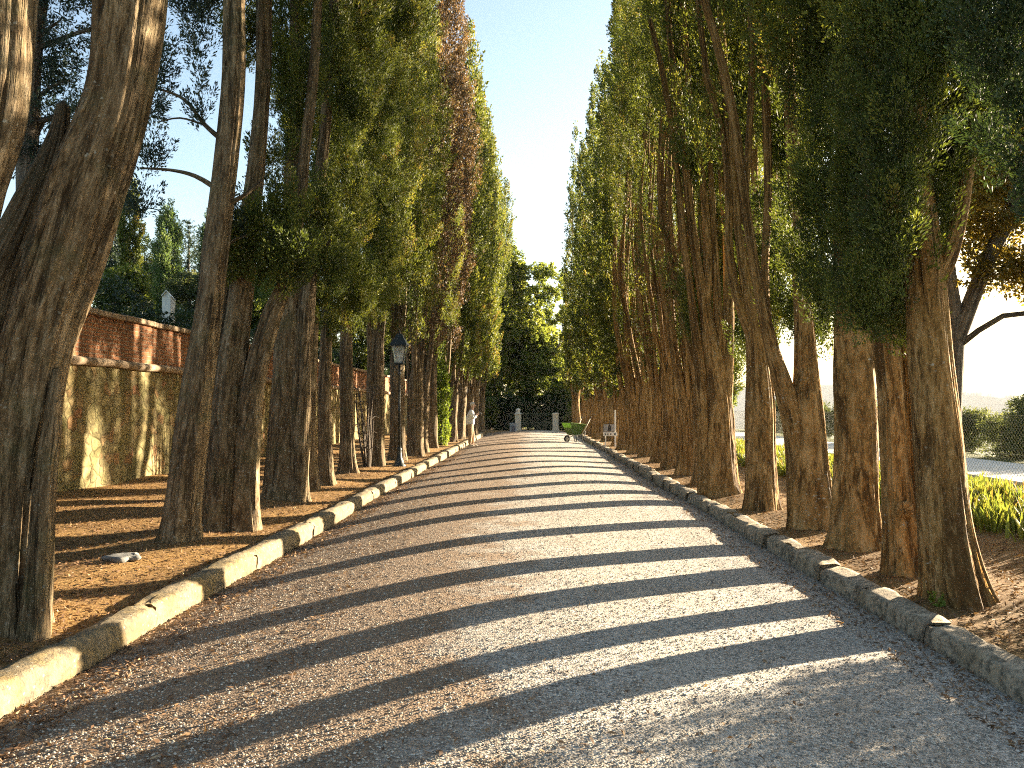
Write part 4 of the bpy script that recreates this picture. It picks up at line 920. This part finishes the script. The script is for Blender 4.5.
pb = link('loose_gravel', np_mesh('loose_gravel', V.reshape(-1, 3), Fq, False, {'tint': ('FLOAT', np.repeat(r.uniform(0, 1, n), 6))}), M['pebble'])
tag(pb, 'loose gravel stones lying on the road', 'gravel', kind='stuff')

# flat stone by the left trees, weed at the kerb
p = on_ground(124, 566, VZ); bm = bmesh.new()
bmesh.ops.create_icosphere(bm, subdivisions=3, radius=1)
for v_ in bm.verts:
    q = v_.co; f = 1 + .18 * math.sin(q.x * 5 + 1) + .14 * math.sin(q.y * 6 + q.x * 3); v_.co = Vector((q.x * .17 * f, q.y * .15 * f, max(-.6, min(.55, q.z)) * .05 + .004 * math.sin(q.x * 9 + q.y * 7)))
M['flatstone'] = mat_plain('grey field stone', (.17, .165, .15), .9, 0, .3, 20, .6); fs = link('flat_stone', bm_mesh('flat_stone', bm, True), M['flatstone']); fs.location = (p[0], p[1], float(ground_z(np.array([p[0]]), np.array([p[1]]))[0]) + .02); tag(fs, 'flat pale grey stone lying on the litter behind the left kerb', 'stone')
p = on_ground(938, 606, VZ); r = np.random.default_rng(61)
C = np.array([(r.normal(0, .025), r.normal(0, .025), z) for z in np.linspace(.02, .13, 8)]); m = len(C); AX = r.normal(size=(m, 3)); AX /= np.linalg.norm(AX, axis=1)[:, None]
wd = link('weed', leaf_mesh('weed', [leaves(C, AX, np.full(m, .03), np.full(m, .025), r.uniform(.3, .9, m), 7, .045, .025, 1, 62)]), M['leaf_fresh']); wd.location = (p[0], p[1], float(ground_z(np.array([p[0]]), np.array([p[1]]))[0]) - .01)
tag(wd, 'small fresh green weed sprouting by the foremost right trunk', 'weed')

# ================================================================== FENCE
FX = 8.1
fn = empty('chain_link_fence', (FX, 24, VZ)); tag(fn, 'galvanised chain link fence between the iris bed and the pale terrace', 'fence')
segs = []; y0, y1, hgt, w = -18.0, 20.0, 1.36, 0.085
def wires(dirn):
    ys = np.arange(y0 - hgt, y1 + hgt, w); Vs = []
    for yy in ys:
        a = [yy, 0.02]; b = [yy + dirn * hgt, hgt]
        lo, hi = 0.0, 1.0
        for k in (0, 1):
            pass
        d = b[0] - a[0]
        t0, t1 = sorted(((y0 - a[0]) / d, (y1 - a[0]) / d)); lo = max(0, t0); hi = min(1, t1)
        if hi - lo < .02: continue
        Vs.append(((dirn * .004, a[0] + d * lo, a[1] + (b[1] - a[1]) * lo), (dirn * .004, a[0] + d * hi, a[1] + (b[1] - a[1]) * hi)))
    return Vs
bm = bmesh.new()
for d in (-1, 1):
    for a, b in wires(d): bm_tube(bm, [a, b], .0024, 3)
for z in (.03, .7, 1.36): bm_tube(bm, [(.012, y0, z), (.012, y1, z)], .003, 4)
link('wire_mesh', bm_mesh('wire_mesh', bm), M['wire'], fn)
for yy in np.arange(y0 - 2.2, y1 + .1, 2.9):
    if 13.6 < yy + 24 < 17: pass
    bm = bmesh.new(); bm_lathe(bm, (.05, yy, -.3), [(.022, 0), (.022, 1.7), (.026, 1.7), (.026, 1.73), (.005, 1.745)], 10); link('post', bm_mesh('post', bm, True), M['wire'], fn)

# ================================================================== LAMP POST
p = on_ground(399, 467, VZ); lp = empty('street_lamp', (p[0], p[1], VZ)); tag(lp, 'dark iron lamp post with a glazed lantern standing at the left kerb', 'street lamp')
H = at(393, 331, p[1])[2] - VZ
bm = bmesh.new(); bm_lathe(bm, (0, 0, 0), [(.17, -.03), (.17, .05), (.13, .08), (.11, .16), (.075, .24), (.06, .42), (.07, .45), (.05, .49)], 16); link('base', bm_mesh('base', bm, True), M['iron'], lp)
bm = bmesh.new(); zl = H - .86
bm_lathe(bm, (0, 0, .48), [(.038, 0), (.029, .9), (.042, .92), (.042, .96), (.027, .98), (.023, zl - .75), (.045, zl - .72), (.045, zl - .68), (.026, zl - .65), (.028, zl - .46)], 14); link('pole', bm_mesh('pole', bm, True), M['iron'], lp)
bm = bmesh.new(); b0, b1, zz0, zz1 = .105, .185, zl + .04, zl + .48
for sx in (-1, 1):
    for sy in (-1, 1): bm_tube(bm, [(sx * b0, sy * b0, zz0), (sx * b1, sy * b1, zz1)], .013, 6)
for b, z in ((b0, zz0), (b1, zz1)):
    for s in (-1, 1):
        bm_box(bm, (s * b, 0, z), (.028, 2 * b + .03, .03)); bm_box(bm, (0, s * b, z + .001), (2 * b - .028, .027, .028))
bm_box(bm, (0, 0, zz0 - .02), (.16, .16, .03), .005)
for s in (-1, 1): bm_tube(bm, [(s * .03, 0, zl - .16), (s * .12, 0, zl - .06), (s * .11, 0, zz0)], .011, 6); bm_tube(bm, [(0, s * .03, zl - .16), (0, s * .12, zl - .06), (0, s * .11, zz0)], .011, 6)
lf = link('lantern_frame', bm_mesh('lantern_frame', bm), M['iron'], lp)
for k in range(4):
    bm = bmesh.new(); rot = Matrix.Rotation(k * math.pi / 2, 4, 'Z')
    vs = [bm.verts.new(rot @ Vector(q)) for q in [(-b0, b0 - .004, zz0 + .016), (b0, b0 - .004, zz0 + .016), (b1, b1 - .004, zz1 - .016), (-b1, b1 - .004, zz1 - .016)]]; f = bm.faces.new(vs)
    e = bmesh.ops.extrude_face_region(bm, geom=[f]); nv = rot @ Vector((0, -.004, 0)); bmesh.ops.translate(bm, vec=nv, verts=[q for q in e['geom'] if isinstance(q, bmesh.types.BMVert)])
    link('glass_pane', bm_mesh('glass_pane', bm), M['glass'], lf)
bm = bmesh.new()
r4 = [(.215, zz1 + .02), (.205, zz1 + .045), (.12, zz1 + .20), (.105, zz1 + .215), (.08, zz1 + .29), (.03, zz1 + .32)]; rings = []
for rr, z in r4: rings.append([bm.verts.new((sx * rr, sy * rr, z)) for sx, sy in ((-1, -1), (1, -1), (1, 1), (-1, 1))])
for a, b in zip(rings[:-1], rings[1:]):
    for k in range(4): bm.faces.new((a[k], a[(k + 1) % 4], b[(k + 1) % 4], b[k]))
bm.faces.new(rings[0][::-1]); bm.faces.new(rings[-1]); bm_lathe(bm, (0, 0, zz1 + .325), [(.02, 0), (.015, .02), (.03, .04), (.012, .065), (.003, .09)], 10)
link('lantern_roof', bm_mesh('lantern_roof', bm), M['iron'], lp)
bm = bmesh.new(); bmesh.ops.create_uvsphere(bm, u_segments=16, v_segments=10, radius=.065, matrix=Matrix.Translation((0, 0, zz0 + .2))); bm_lathe(bm, (0, 0, zz0), [(.025, 0), (.025, .15)], 10)
link('bulb', bm_mesh('bulb', bm, True), M['white'], lp)

# ================================================================== GATE
GY = 51.6
def gate_x(px): return at(px, 430, GY)[0]
for px, lab, top in ((518, 'pale stone gate pillar with a rounded cap, left of the iron gate', True), (555.5, 'pale stone gate pillar with a flat top, right of the iron gate', False)):
    x = gate_x(px); gp = empty('gate_pillar', (x, GY, .05)); tag(gp, lab, 'pillar', 'gate pillars at the end of the road')
    bm = bmesh.new(); bm_box(bm, (0, 0, .05), (.46, .46, .3), .02); bm_box(bm, (0, 0, .66), (.38, .38, .93), .015); link('shaft', bm_mesh('shaft', bm), M['gatestone'], gp)
    bm = bmesh.new(); bm_box(bm, (0, 0, 1.16), (.46, .46, .08), .02)
    if top: bm_lathe(bm, (0, 0, 1.2), [(.19, 0), (.17, .05), (.1, .08), (.13, .13), (.16, .2), (.13, .28), (.05, .33)], 14)
    else: bm_box(bm, (0, 0, 1.22), (.34, .34, .05), .015)
    link('cap', bm_mesh('cap', bm), M['gatestone'], gp)
xa, xb = gate_x(518) + .21, gate_x(555.5) - .21
gt = empty('iron_gate', ((xa + xb) / 2, GY, .1)); tag(gt, 'faded green double iron gate between the stone pillars', 'gate')
wg = (xb - xa) / 2
for s in (-1, 1):
    bm = bmesh.new(); x0, x1 = (.012, wg) if s > 0 else (-wg, -.012)
    for z in (.06, .55, 1.12): bm_box(bm, ((x0 + x1) / 2, 0, z), (x1 - x0, .035, .04))
    for xx in np.linspace(x0 + .02, x1 - .02, 9): bm_tube(bm, [(xx, .002, .05), (xx, .002, 1.22)], .014 if 0.03 < abs(xx) < wg - .03 else .024, 6)
    for k in range(8):
        q0 = x0 + (x1 - x0) * k / 8; q1 = x0 + (x1 - x0) * (k + 1) / 8; bm_tube(bm, [(q0, -.012, .08), (q1, -.012, .53)], .006, 4); bm_tube(bm, [(q1, .014, .08), (q0, .014, .53)], .006, 4)
    link('gate_leaf', bm_mesh('gate_leaf', bm), M['gateiron'], gt)
# bin
M['binblue'] = mat_plain('grey blue paint', (.22, .28, .36), .5, 0, .1, 6); M['bindark'] = mat_plain('dark blue panel', (.07, .09, .14), .5, 0, .1, 6)
p = on_ground(513.5, 433.5, VZ); bn = empty('litter_bin', (p[0] , 48.5, VZ)); bn.location.x = at(513.3, 430, 48.5)[0]; tag(bn, 'pale grey blue bin box with a dark front panel, left of the gate', 'bin')
bm = bmesh.new(); bm_box(bm, (0, 0, .26), (.42, .36, .54), .03); link('body', bm_mesh('body', bm), M['binblue'], bn)
bm = bmesh.new(); bm_box(bm, (0, -.19, .22), (.2, .02, .34), .006); link('door', bm_mesh('door', bm), M['bindark'], bn)
bm = bmesh.new(); bm_box(bm, (0, 0, .55), (.46, .40, .05), .015); link('lid', bm_mesh('lid', bm), M['binblue'], bn)

# ================================================================== WHEELBARROW
M['greenpaint'] = mat_plain('green painted steel', (.12, .2, .035), .5, 0, .15, 9); M['rubber'] = mat_plain('black rubber', (.02, .02, .02), .8, 0, .1, 20); M['steel'] = mat_plain('worn steel tube', (.4, .36, .28), .5, .4, .2, 12)
p = on_ground(574, 443.5, .05); wb = empty('wheelbarrow', (p[0], p[1], float(road_z(np.array([p[0]]), np.array([p[1]]))[0]))); wb.rotation_euler.z = R_(38); tag(wb, 'green wheelbarrow parked on the road by the right kerb, handles raised to the right', 'wheelbarrow')
bm = bmesh.new()
lo_ = [(-.22, -.2, .34), (.18, -.2, .33), (.18, .2, .33), (-.22, .2, .34)]; hi_ = [(-.46, -.33, .86), (.42, -.33, .78), (.42, .33, .78), (-.46, .33, .86)]
a = [bm.verts.new(q) for q in lo_]; b = [bm.verts.new(q) for q in hi_]; bm.faces.new(a[::-1])
for k in range(4): bm.faces.new((a[k], a[(k + 1) % 4], b[(k + 1) % 4], b[k]))
bmesh.ops.solidify(bm, geom=bm.faces[:], thickness=.015)
for k in range(4): bm_tube(bm, [hi_[k], hi_[(k + 1) % 4]], .016, 6)
link('tray', bm_mesh('tray', bm), M['greenpaint'], wb)
fr = None
for s in (-1, 1):
    bm = bmesh.new(); bm_tube(bm, [(-.42, s * .07, .165), (-.2, s * .18, .31), (.25, s * .24, .34), (.5, s * .27, .72), (.68, s * .29, 1.02)], .02, 8); link('handle', bm_mesh('handle', bm, True), M['steel'], wb)
    bm = bmesh.new(); bm_tube(bm, [(.2, s * .24, .36), (.28, s * .26, 0.01), (.36, s * .26, 0.01), (.42, s * .25, .5)], .02, 8); link('leg', bm_mesh('leg', bm, True), M['iron'], wb)
    bm = bmesh.new(); bm_box(bm, (.715, s * .292, 1.075), (.034, .034, .14), .01, rot=Matrix.Rotation(.55, 4, 'Y')); link('grip', bm_mesh('grip', bm), M['rubber'], wb)
bm = bmesh.new(); n = 20; tr_ = []
for k in range(n):
    a = 2 * math.pi * k / n; tr_.append([bm.verts.new((-.40 + (.125 + .04 * math.cos(q)) * math.cos(a), .04 * math.sin(q), .165 + (.125 + .04 * math.cos(q)) * math.sin(a))) for q in np.linspace(0, 2 * math.pi, 8, endpoint=False)])
for k in range(n):
    for q in range(8): bm.faces.new((tr_[k][q], tr_[k][(q + 1) % 8], tr_[(k + 1) % n][(q + 1) % 8], tr_[(k + 1) % n][q]))
wh = link('wheel', bm_mesh('wheel', bm, True), M['rubber'], wb)
bm = bmesh.new(); bmesh.ops.create_cone(bm, cap_ends=True, segments=16, radius1=.09, radius2=.09, depth=.03, matrix=Matrix.Translation((-.4, 0, .165)) @ Matrix.Rotation(math.pi / 2, 4, 'X')); bm_tube(bm, [(-.4, -.09, .165), (-.4, .09, .165)], .012, 6); link('rim', bm_mesh('rim', bm), M['steel'], wh)

# ================================================================== SIGN
p = on_ground(612, 447, VZ); SY = p[1]
sg = empty('notice_sign', (p[0], SY, VZ)); tag(sg, 'white notice sign with a grey picture panel and lettered strip, by the right trunks', 'sign')
s = SY / F_PX
def sgx(px): return at(px, 430, SY)[0] - p[0]
def sgz(py): return at(612, py, SY)[2] - VZ
bm = bmesh.new(); bm_box(bm, (sgx(615.2), .03, sgz(410) / 2 - .05), (.055, .055, sgz(410) + .1), .006); link('post', bm_mesh('post', bm), M['white'], sg)
bm = bmesh.new(); bm_box(bm, (sgx(605.5), .03, sgz(435.8) / 2 - .05), (.04, .04, sgz(435.8) + .1), .005); link('post', bm_mesh('post', bm), M['white'], sg)
M['signgrey'] = mat_plain('grey picture panel', (.3, .31, .33), .5, 0, .3, 5); M['signblack'] = mat_plain('black lettering', (.03, .03, .03), .6, 0, .1, 10)
bm = bmesh.new(); bm_box(bm, ((sgx(603.5) + sgx(614.6)) / 2, -.012, (sgz(424.3) + sgz(431.6)) / 2), (sgx(614.6) - sgx(603.5), .02, sgz(424.3) - sgz(431.6)), .004); pp = link('picture_panel', bm_mesh('picture_panel', bm), M['signgrey'], sg)
bm = bmesh.new(); zc = sgz(431.2)
vs = [bm.verts.new(q) for q in [(sgx(607.6), -.0245, zc), (sgx(611), -.0245, zc), (sgx(610.7), -.0245, sgz(427)), (sgx(610.2), -.0245, sgz(424.6)), (sgx(609.6), -.0245, sgz(423)), (sgx(609), -.0245, sgz(424.6)), (sgx(608), -.0245, sgz(428))]]; f = bm.faces.new(vs)
e = bmesh.ops.extrude_face_region(bm, geom=[f]); bmesh.ops.translate(bm, vec=(0, -.006, 0), verts=[q for q in e['geom'] if isinstance(q, bmesh.types.BMVert)]); link('silhouette', bm_mesh('silhouette', bm), M['signblack'], pp)
bm = bmesh.new(); bm_box(bm, ((sgx(603) + sgx(617)) / 2, -.016, (sgz(432.2) + sgz(436)) / 2), (sgx(617) - sgx(603), .024, sgz(432.2) - sgz(436)), .006); ls = link('lettered_strip', bm_mesh('lettered_strip', bm), M['white'], sg)
for px_, wd_ in ((605.3, 1.2), (607.8, 1.0), (610.6, 1.1), (614.8, 1.7)):
    bm = bmesh.new(); bm_box(bm, (sgx(px_), -.030, sgz(434.1)), (wd_ * s, .004, 1.5 * s), .004); link('letter', bm_mesh('letter', bm), M['signblack'], ls)

# ================================================================== MAN
def skin_mesh(name, joints, edges, radii, sub=2, root=0):
    me = bpy.data.meshes.new(name); me.from_pydata(joints, edges, []); ob = bpy.data.objects.new(name, me); COL.objects.link(ob)
    md = ob.modifiers.new('s', 'SKIN'); md.use_smooth_shade = True
    for k, rr in enumerate(radii):
        d = me.skin_vertices[0].data[k]; d.radius = rr if isinstance(rr, tuple) else (rr, rr); d.use_root = (k == root)
    ms = ob.modifiers.new('u', 'SUBSURF'); ms.levels = sub; ms.render_levels = sub
    dg = bpy.context.evaluated_depsgraph_get(); out = bpy.data.meshes.new_from_object(ob.evaluated_get(dg))
    bpy.data.objects.remove(ob, do_unlink=True); out.name = name
    return out
M['skin'] = mat_plain('skin', (.55, .36, .27), .6, 0, .08, 20); M['shirt'] = mat_plain('white shirt cotton', (.74, .74, .76), .85, 0, .05, 14, .3)
M['trousers'] = mat_plain('tan trousers', (.33, .23, .14), .9, 0, .1, 12, .3); M['hair'] = mat_plain('white grey hair', (.55, .54, .52), .8, 0, .2, 50, .4); M['shoe'] = mat_plain('pale shoe leather', (.5, .46, .38), .7, 0, .1, 20); M['eye'] = mat_plain('dark eyes', (.03, .025, .02), .3, 0, 0, 5)
p = on_ground(470, 445.0, .08); man = empty('person', (p[0], p[1], float(road_z(np.array([p[0]]), np.array([p[1]]))[0])), 0.0)
if p[0] < -2.7: man.location.x = -2.62
tag(man, 'man in white shirt and tan trousers standing at the left kerb facing right', 'person')
# facing +x ; y is left/right of the body
J = [(0, 0, .95), (.0, 0, 1.1), (.03, 0, 1.28), (.06, 0, 1.43), (.085, 0, 1.52), (.11, 0, 1.60), (.125, 0, 1.70), (.12, 0, 1.775),          # 0-7 spine/head
     (.055, -.19, 1.42), (.13, -.235, 1.16), (.27, -.11, 1.27), (.30, -.06, 1.33),   # 8-11 right arm
     (.055, .19, 1.42), (.13, .235, 1.16), (.27, .11, 1.27), (.30, .06, 1.33),     # 12-15 left arm
     (0, -.1, .88), (.03, -.105, .48), (-.02, -.11, .09), (.12, -.115, .05),           # 16-19 right leg
     (0.02, .1, .88), (.10, .105, .48), (.10, .11, .09), (.24, .115, .05)]             # 20-23 left leg
E = [(0, 1), (1, 2), (2, 3), (3, 4), (4, 5), (5, 6), (6, 7), (3, 8), (8, 9), (9, 10), (10, 11), (3, 12), (12, 13), (13, 14), (14, 15), (0, 16), (16, 17), (17, 18), (18, 19), (0, 20), (20, 21), (21, 22), (22, 23)]
RD = [(.13, .10), (.12, .10), (.14, .115), (.11, .10), .055, (.085, .075), (.098, .08), .06, .06, .043, .03, .034, .06, .043, .03, .034, .082, .056, .036, .034, .082, .056, .036, .034]
# fingers
for hand, sy in ((11, -1), (15, 1)):
    h0 = J[hand]
    for k, dy in enumerate((-.03, -.01, .01, .03)):
        L = (.055, .07, .065, .05)[k]
        a = len(J); J.append((h0[0] + .045, h0[1] + dy, h0[2] + .01)); J.append((h0[0] + .045 + L * .6, h0[1] + dy - sy * .012, h0[2] + .015)); J.append((h0[0] + .04 + L * .8, h0[1] + dy - sy * .035, h0[2] - .015))
        E += [(hand, a), (a, a + 1), (a + 1, a + 2)]; RD += [.011, .0095, .008]
    a = len(J); J.append((h0[0] + .02, h0[1] - sy * .02, h0[2] + .045)); J.append((h0[0] + .05, h0[1] - sy * .03, h0[2] + .06)); E += [(hand, a), (a, a + 1)]; RD += [.012, .009]
body = link('body', skin_mesh('body', J, E, RD), M['skin'], man)
# nose and ears belong to the body mesh
bm = bmesh.new(); bm.from_mesh(body.data)
bmesh.ops.create_uvsphere(bm, u_segments=8, v_segments=6, radius=.018, matrix=Matrix.Translation((.222, 0, 1.68)) @ Matrix.Diagonal((1.2, .7, 1.4, 1)))
for s in (-1, 1): bmesh.ops.create_uvsphere(bm, u_segments=8, v_segments=6, radius=.03, matrix=Matrix.Translation((.115, s * .085, 1.685)) @ Matrix.Diagonal((.7, .4, 1.1, 1)))
bm.to_mesh(body.data); bm.free()
for s in (-1, 1):
    bm = bmesh.new(); bmesh.ops.create_uvsphere(bm, u_segments=8, v_segments=6, radius=.012, matrix=Matrix.Translation((.208, s * .032, 1.705))); link('eye', bm_mesh('eye', bm, True), M['eye'], man)
bm = bmesh.new(); bmesh.ops.create_uvsphere(bm, u_segments=20, v_segments=14, radius=.108, matrix=Matrix.Translation((.105, 0, 1.725)) @ Matrix.Diagonal((1.05, .9, .98, 1)))
bmesh.ops.delete(bm, geom=[v_ for v_ in bm.verts if v_.co.z < 1.66 or (v_.co.x > .17 and v_.co.z < 1.755)], context='VERTS')
bmesh.ops.solidify(bm, geom=bm.faces[:], thickness=.012); link('hair', bm_mesh('hair', bm, True), M['hair'], man)
link('shirt', skin_mesh('shirt', [(0, 0, .86), (.0, 0, 1.0), (.02, 0, 1.2), (.05, 0, 1.42), (.075, 0, 1.49), (.055, -.19, 1.42), (.13, -.235, 1.16), (.26, -.12, 1.265), (.055, .19, 1.42), (.13, .235, 1.16), (.26, .12, 1.265)],
     [(0, 1), (1, 2), (2, 3), (3, 4), (3, 5), (5, 6), (6, 7), (3, 8), (8, 9), (9, 10)], [(.215, .19), (.2, .175), (.21, .18), (.15, .14), .08, .095, .078, .058, .095, .078, .058]), M['shirt'], man)
link('trousers', skin_mesh('trousers', [(0, 0, .96), (0, -.1, .86), (.03, -.105, .48), (-.015, -.11, .10), (.02, .1, .86), (.10, .105, .48), (.10, .11, .10)], [(0, 1), (1, 2), (2, 3), (0, 4), (4, 5), (5, 6)], [(.15, .13), .115, .085, .07, .115, .085, .07]), M['trousers'], man)
for (x_, y_) in ((.04, -.11), (.16, .11)):
    bm = bmesh.new(); bmesh.ops.create_uvsphere(bm, u_segments=14, v_segments=10, radius=1, matrix=Matrix.Translation((x_, y_, .045)) @ Matrix.Diagonal((.145, .052, .05, 1))); link('shoe', bm_mesh('shoe', bm, True), M['shoe'], man)
hc = empty('camera_body', (man.location.x + .385, man.location.y, man.location.z + 1.30)); hc.name = 'handheld_camera'; tag(hc, 'small dark camera held in both hands by the man', 'camera')
bm = bmesh.new(); bm_box(bm, (0, 0, .05), (.06, .13, .085), .01); bm_box(bm, (0, 0, .105), (.045, .05, .03), .008); link('body', bm_mesh('body', bm), M['signblack'], hc)
bm = bmesh.new(); bmesh.ops.create_cone(bm, cap_ends=True, segments=16, radius1=.035, radius2=.032, depth=.06, matrix=Matrix.Translation((.06, 0, .05)) @ Matrix.Rotation(math.pi / 2, 4, 'Y')); link('lens', bm_mesh('lens', bm), M['signblack'], hc)

# ================================================================== LIGHT
SUN_EL, az = R_(10.0), math.atan2(0.79, 0.61)       # azimuth from +Y toward +X
sd = bpy.data.lights.new('sun', 'SUN'); sd.energy = 5.0; sd.angle = R_(0.5); sd.color = (1.0, 0.83, 0.60)
so = bpy.data.objects.new('sun', sd); COL.objects.link(so)
dvec = Vector((math.sin(az) * math.cos(SUN_EL), math.cos(az) * math.cos(SUN_EL), math.sin(SUN_EL)))
so.rotation_euler = dvec.to_track_quat('Z', 'Y').to_euler(); so.location = dvec * 100
w = bpy.data.worlds.new('World'); scene.world = w; w.use_nodes = True; nt = w.node_tree
sky = nt.nodes.new('ShaderNodeTexSky'); sky.sky_type = 'NISHITA'; sky.sun_disc = False; sky.sun_elevation = SUN_EL; sky.sun_rotation = az
sky.air_density = 1.0; sky.dust_density = 1.6; sky.ozone_density = 0.8; sky.altitude = 300
bg = nt.nodes['Background']; nt.links.new(sky.outputs[0], bg.inputs[0]); bg.inputs[1].default_value = 0.05

# ================================================================== AIR
bm = bmesh.new(); bm_box(bm, (100, 1450, 4), (6900, 3900, 116)); hz = link('haze', bm_mesh('haze', bm), None); tag(hz, 'thin warm morning haze over the valley', 'haze', kind='stuff')
hm = bpy.data.materials.new('haze'); hm.use_nodes = True; hm.node_tree.nodes.clear(); ho = hm.node_tree.nodes.new('ShaderNodeOutputMaterial'); pv = hm.node_tree.nodes.new('ShaderNodeVolumePrincipled')
pv.inputs['Color'].default_value = (0.93, 0.95, 1.0, 1); pv.inputs['Density'].default_value = 0.00015; pv.inputs['Anisotropy'].default_value = 0.35
hm.node_tree.links.new(pv.outputs[0], ho.inputs['Volume']); hz.data.materials.append(hm)

# ================================================================== RENDER
scene.view_settings.view_transform = 'Standard'; scene.view_settings.look = 'None'; scene.view_settings.gamma = 1.0; scene.view_settings.use_curve_mapping = False
scene.view_settings.exposure = 3.12
cy = scene.cycles
cy.sample_clamp_direct = 0.32
cy.sample_clamp_indirect = 0.25
cy.max_bounces = 6; cy.diffuse_bounces = 4; cy.glossy_bounces = 2; cy.transmission_bounces = 5; cy.transparent_max_bounces = 6; cy.volume_bounces = 0
cy.use_adaptive_sampling = True; cy.adaptive_threshold = 0.01
cy.filter_width = 1.1
cy.use_denoising = False
try: cy.denoiser = 'OPENIMAGEDENOISE'
except Exception: pass
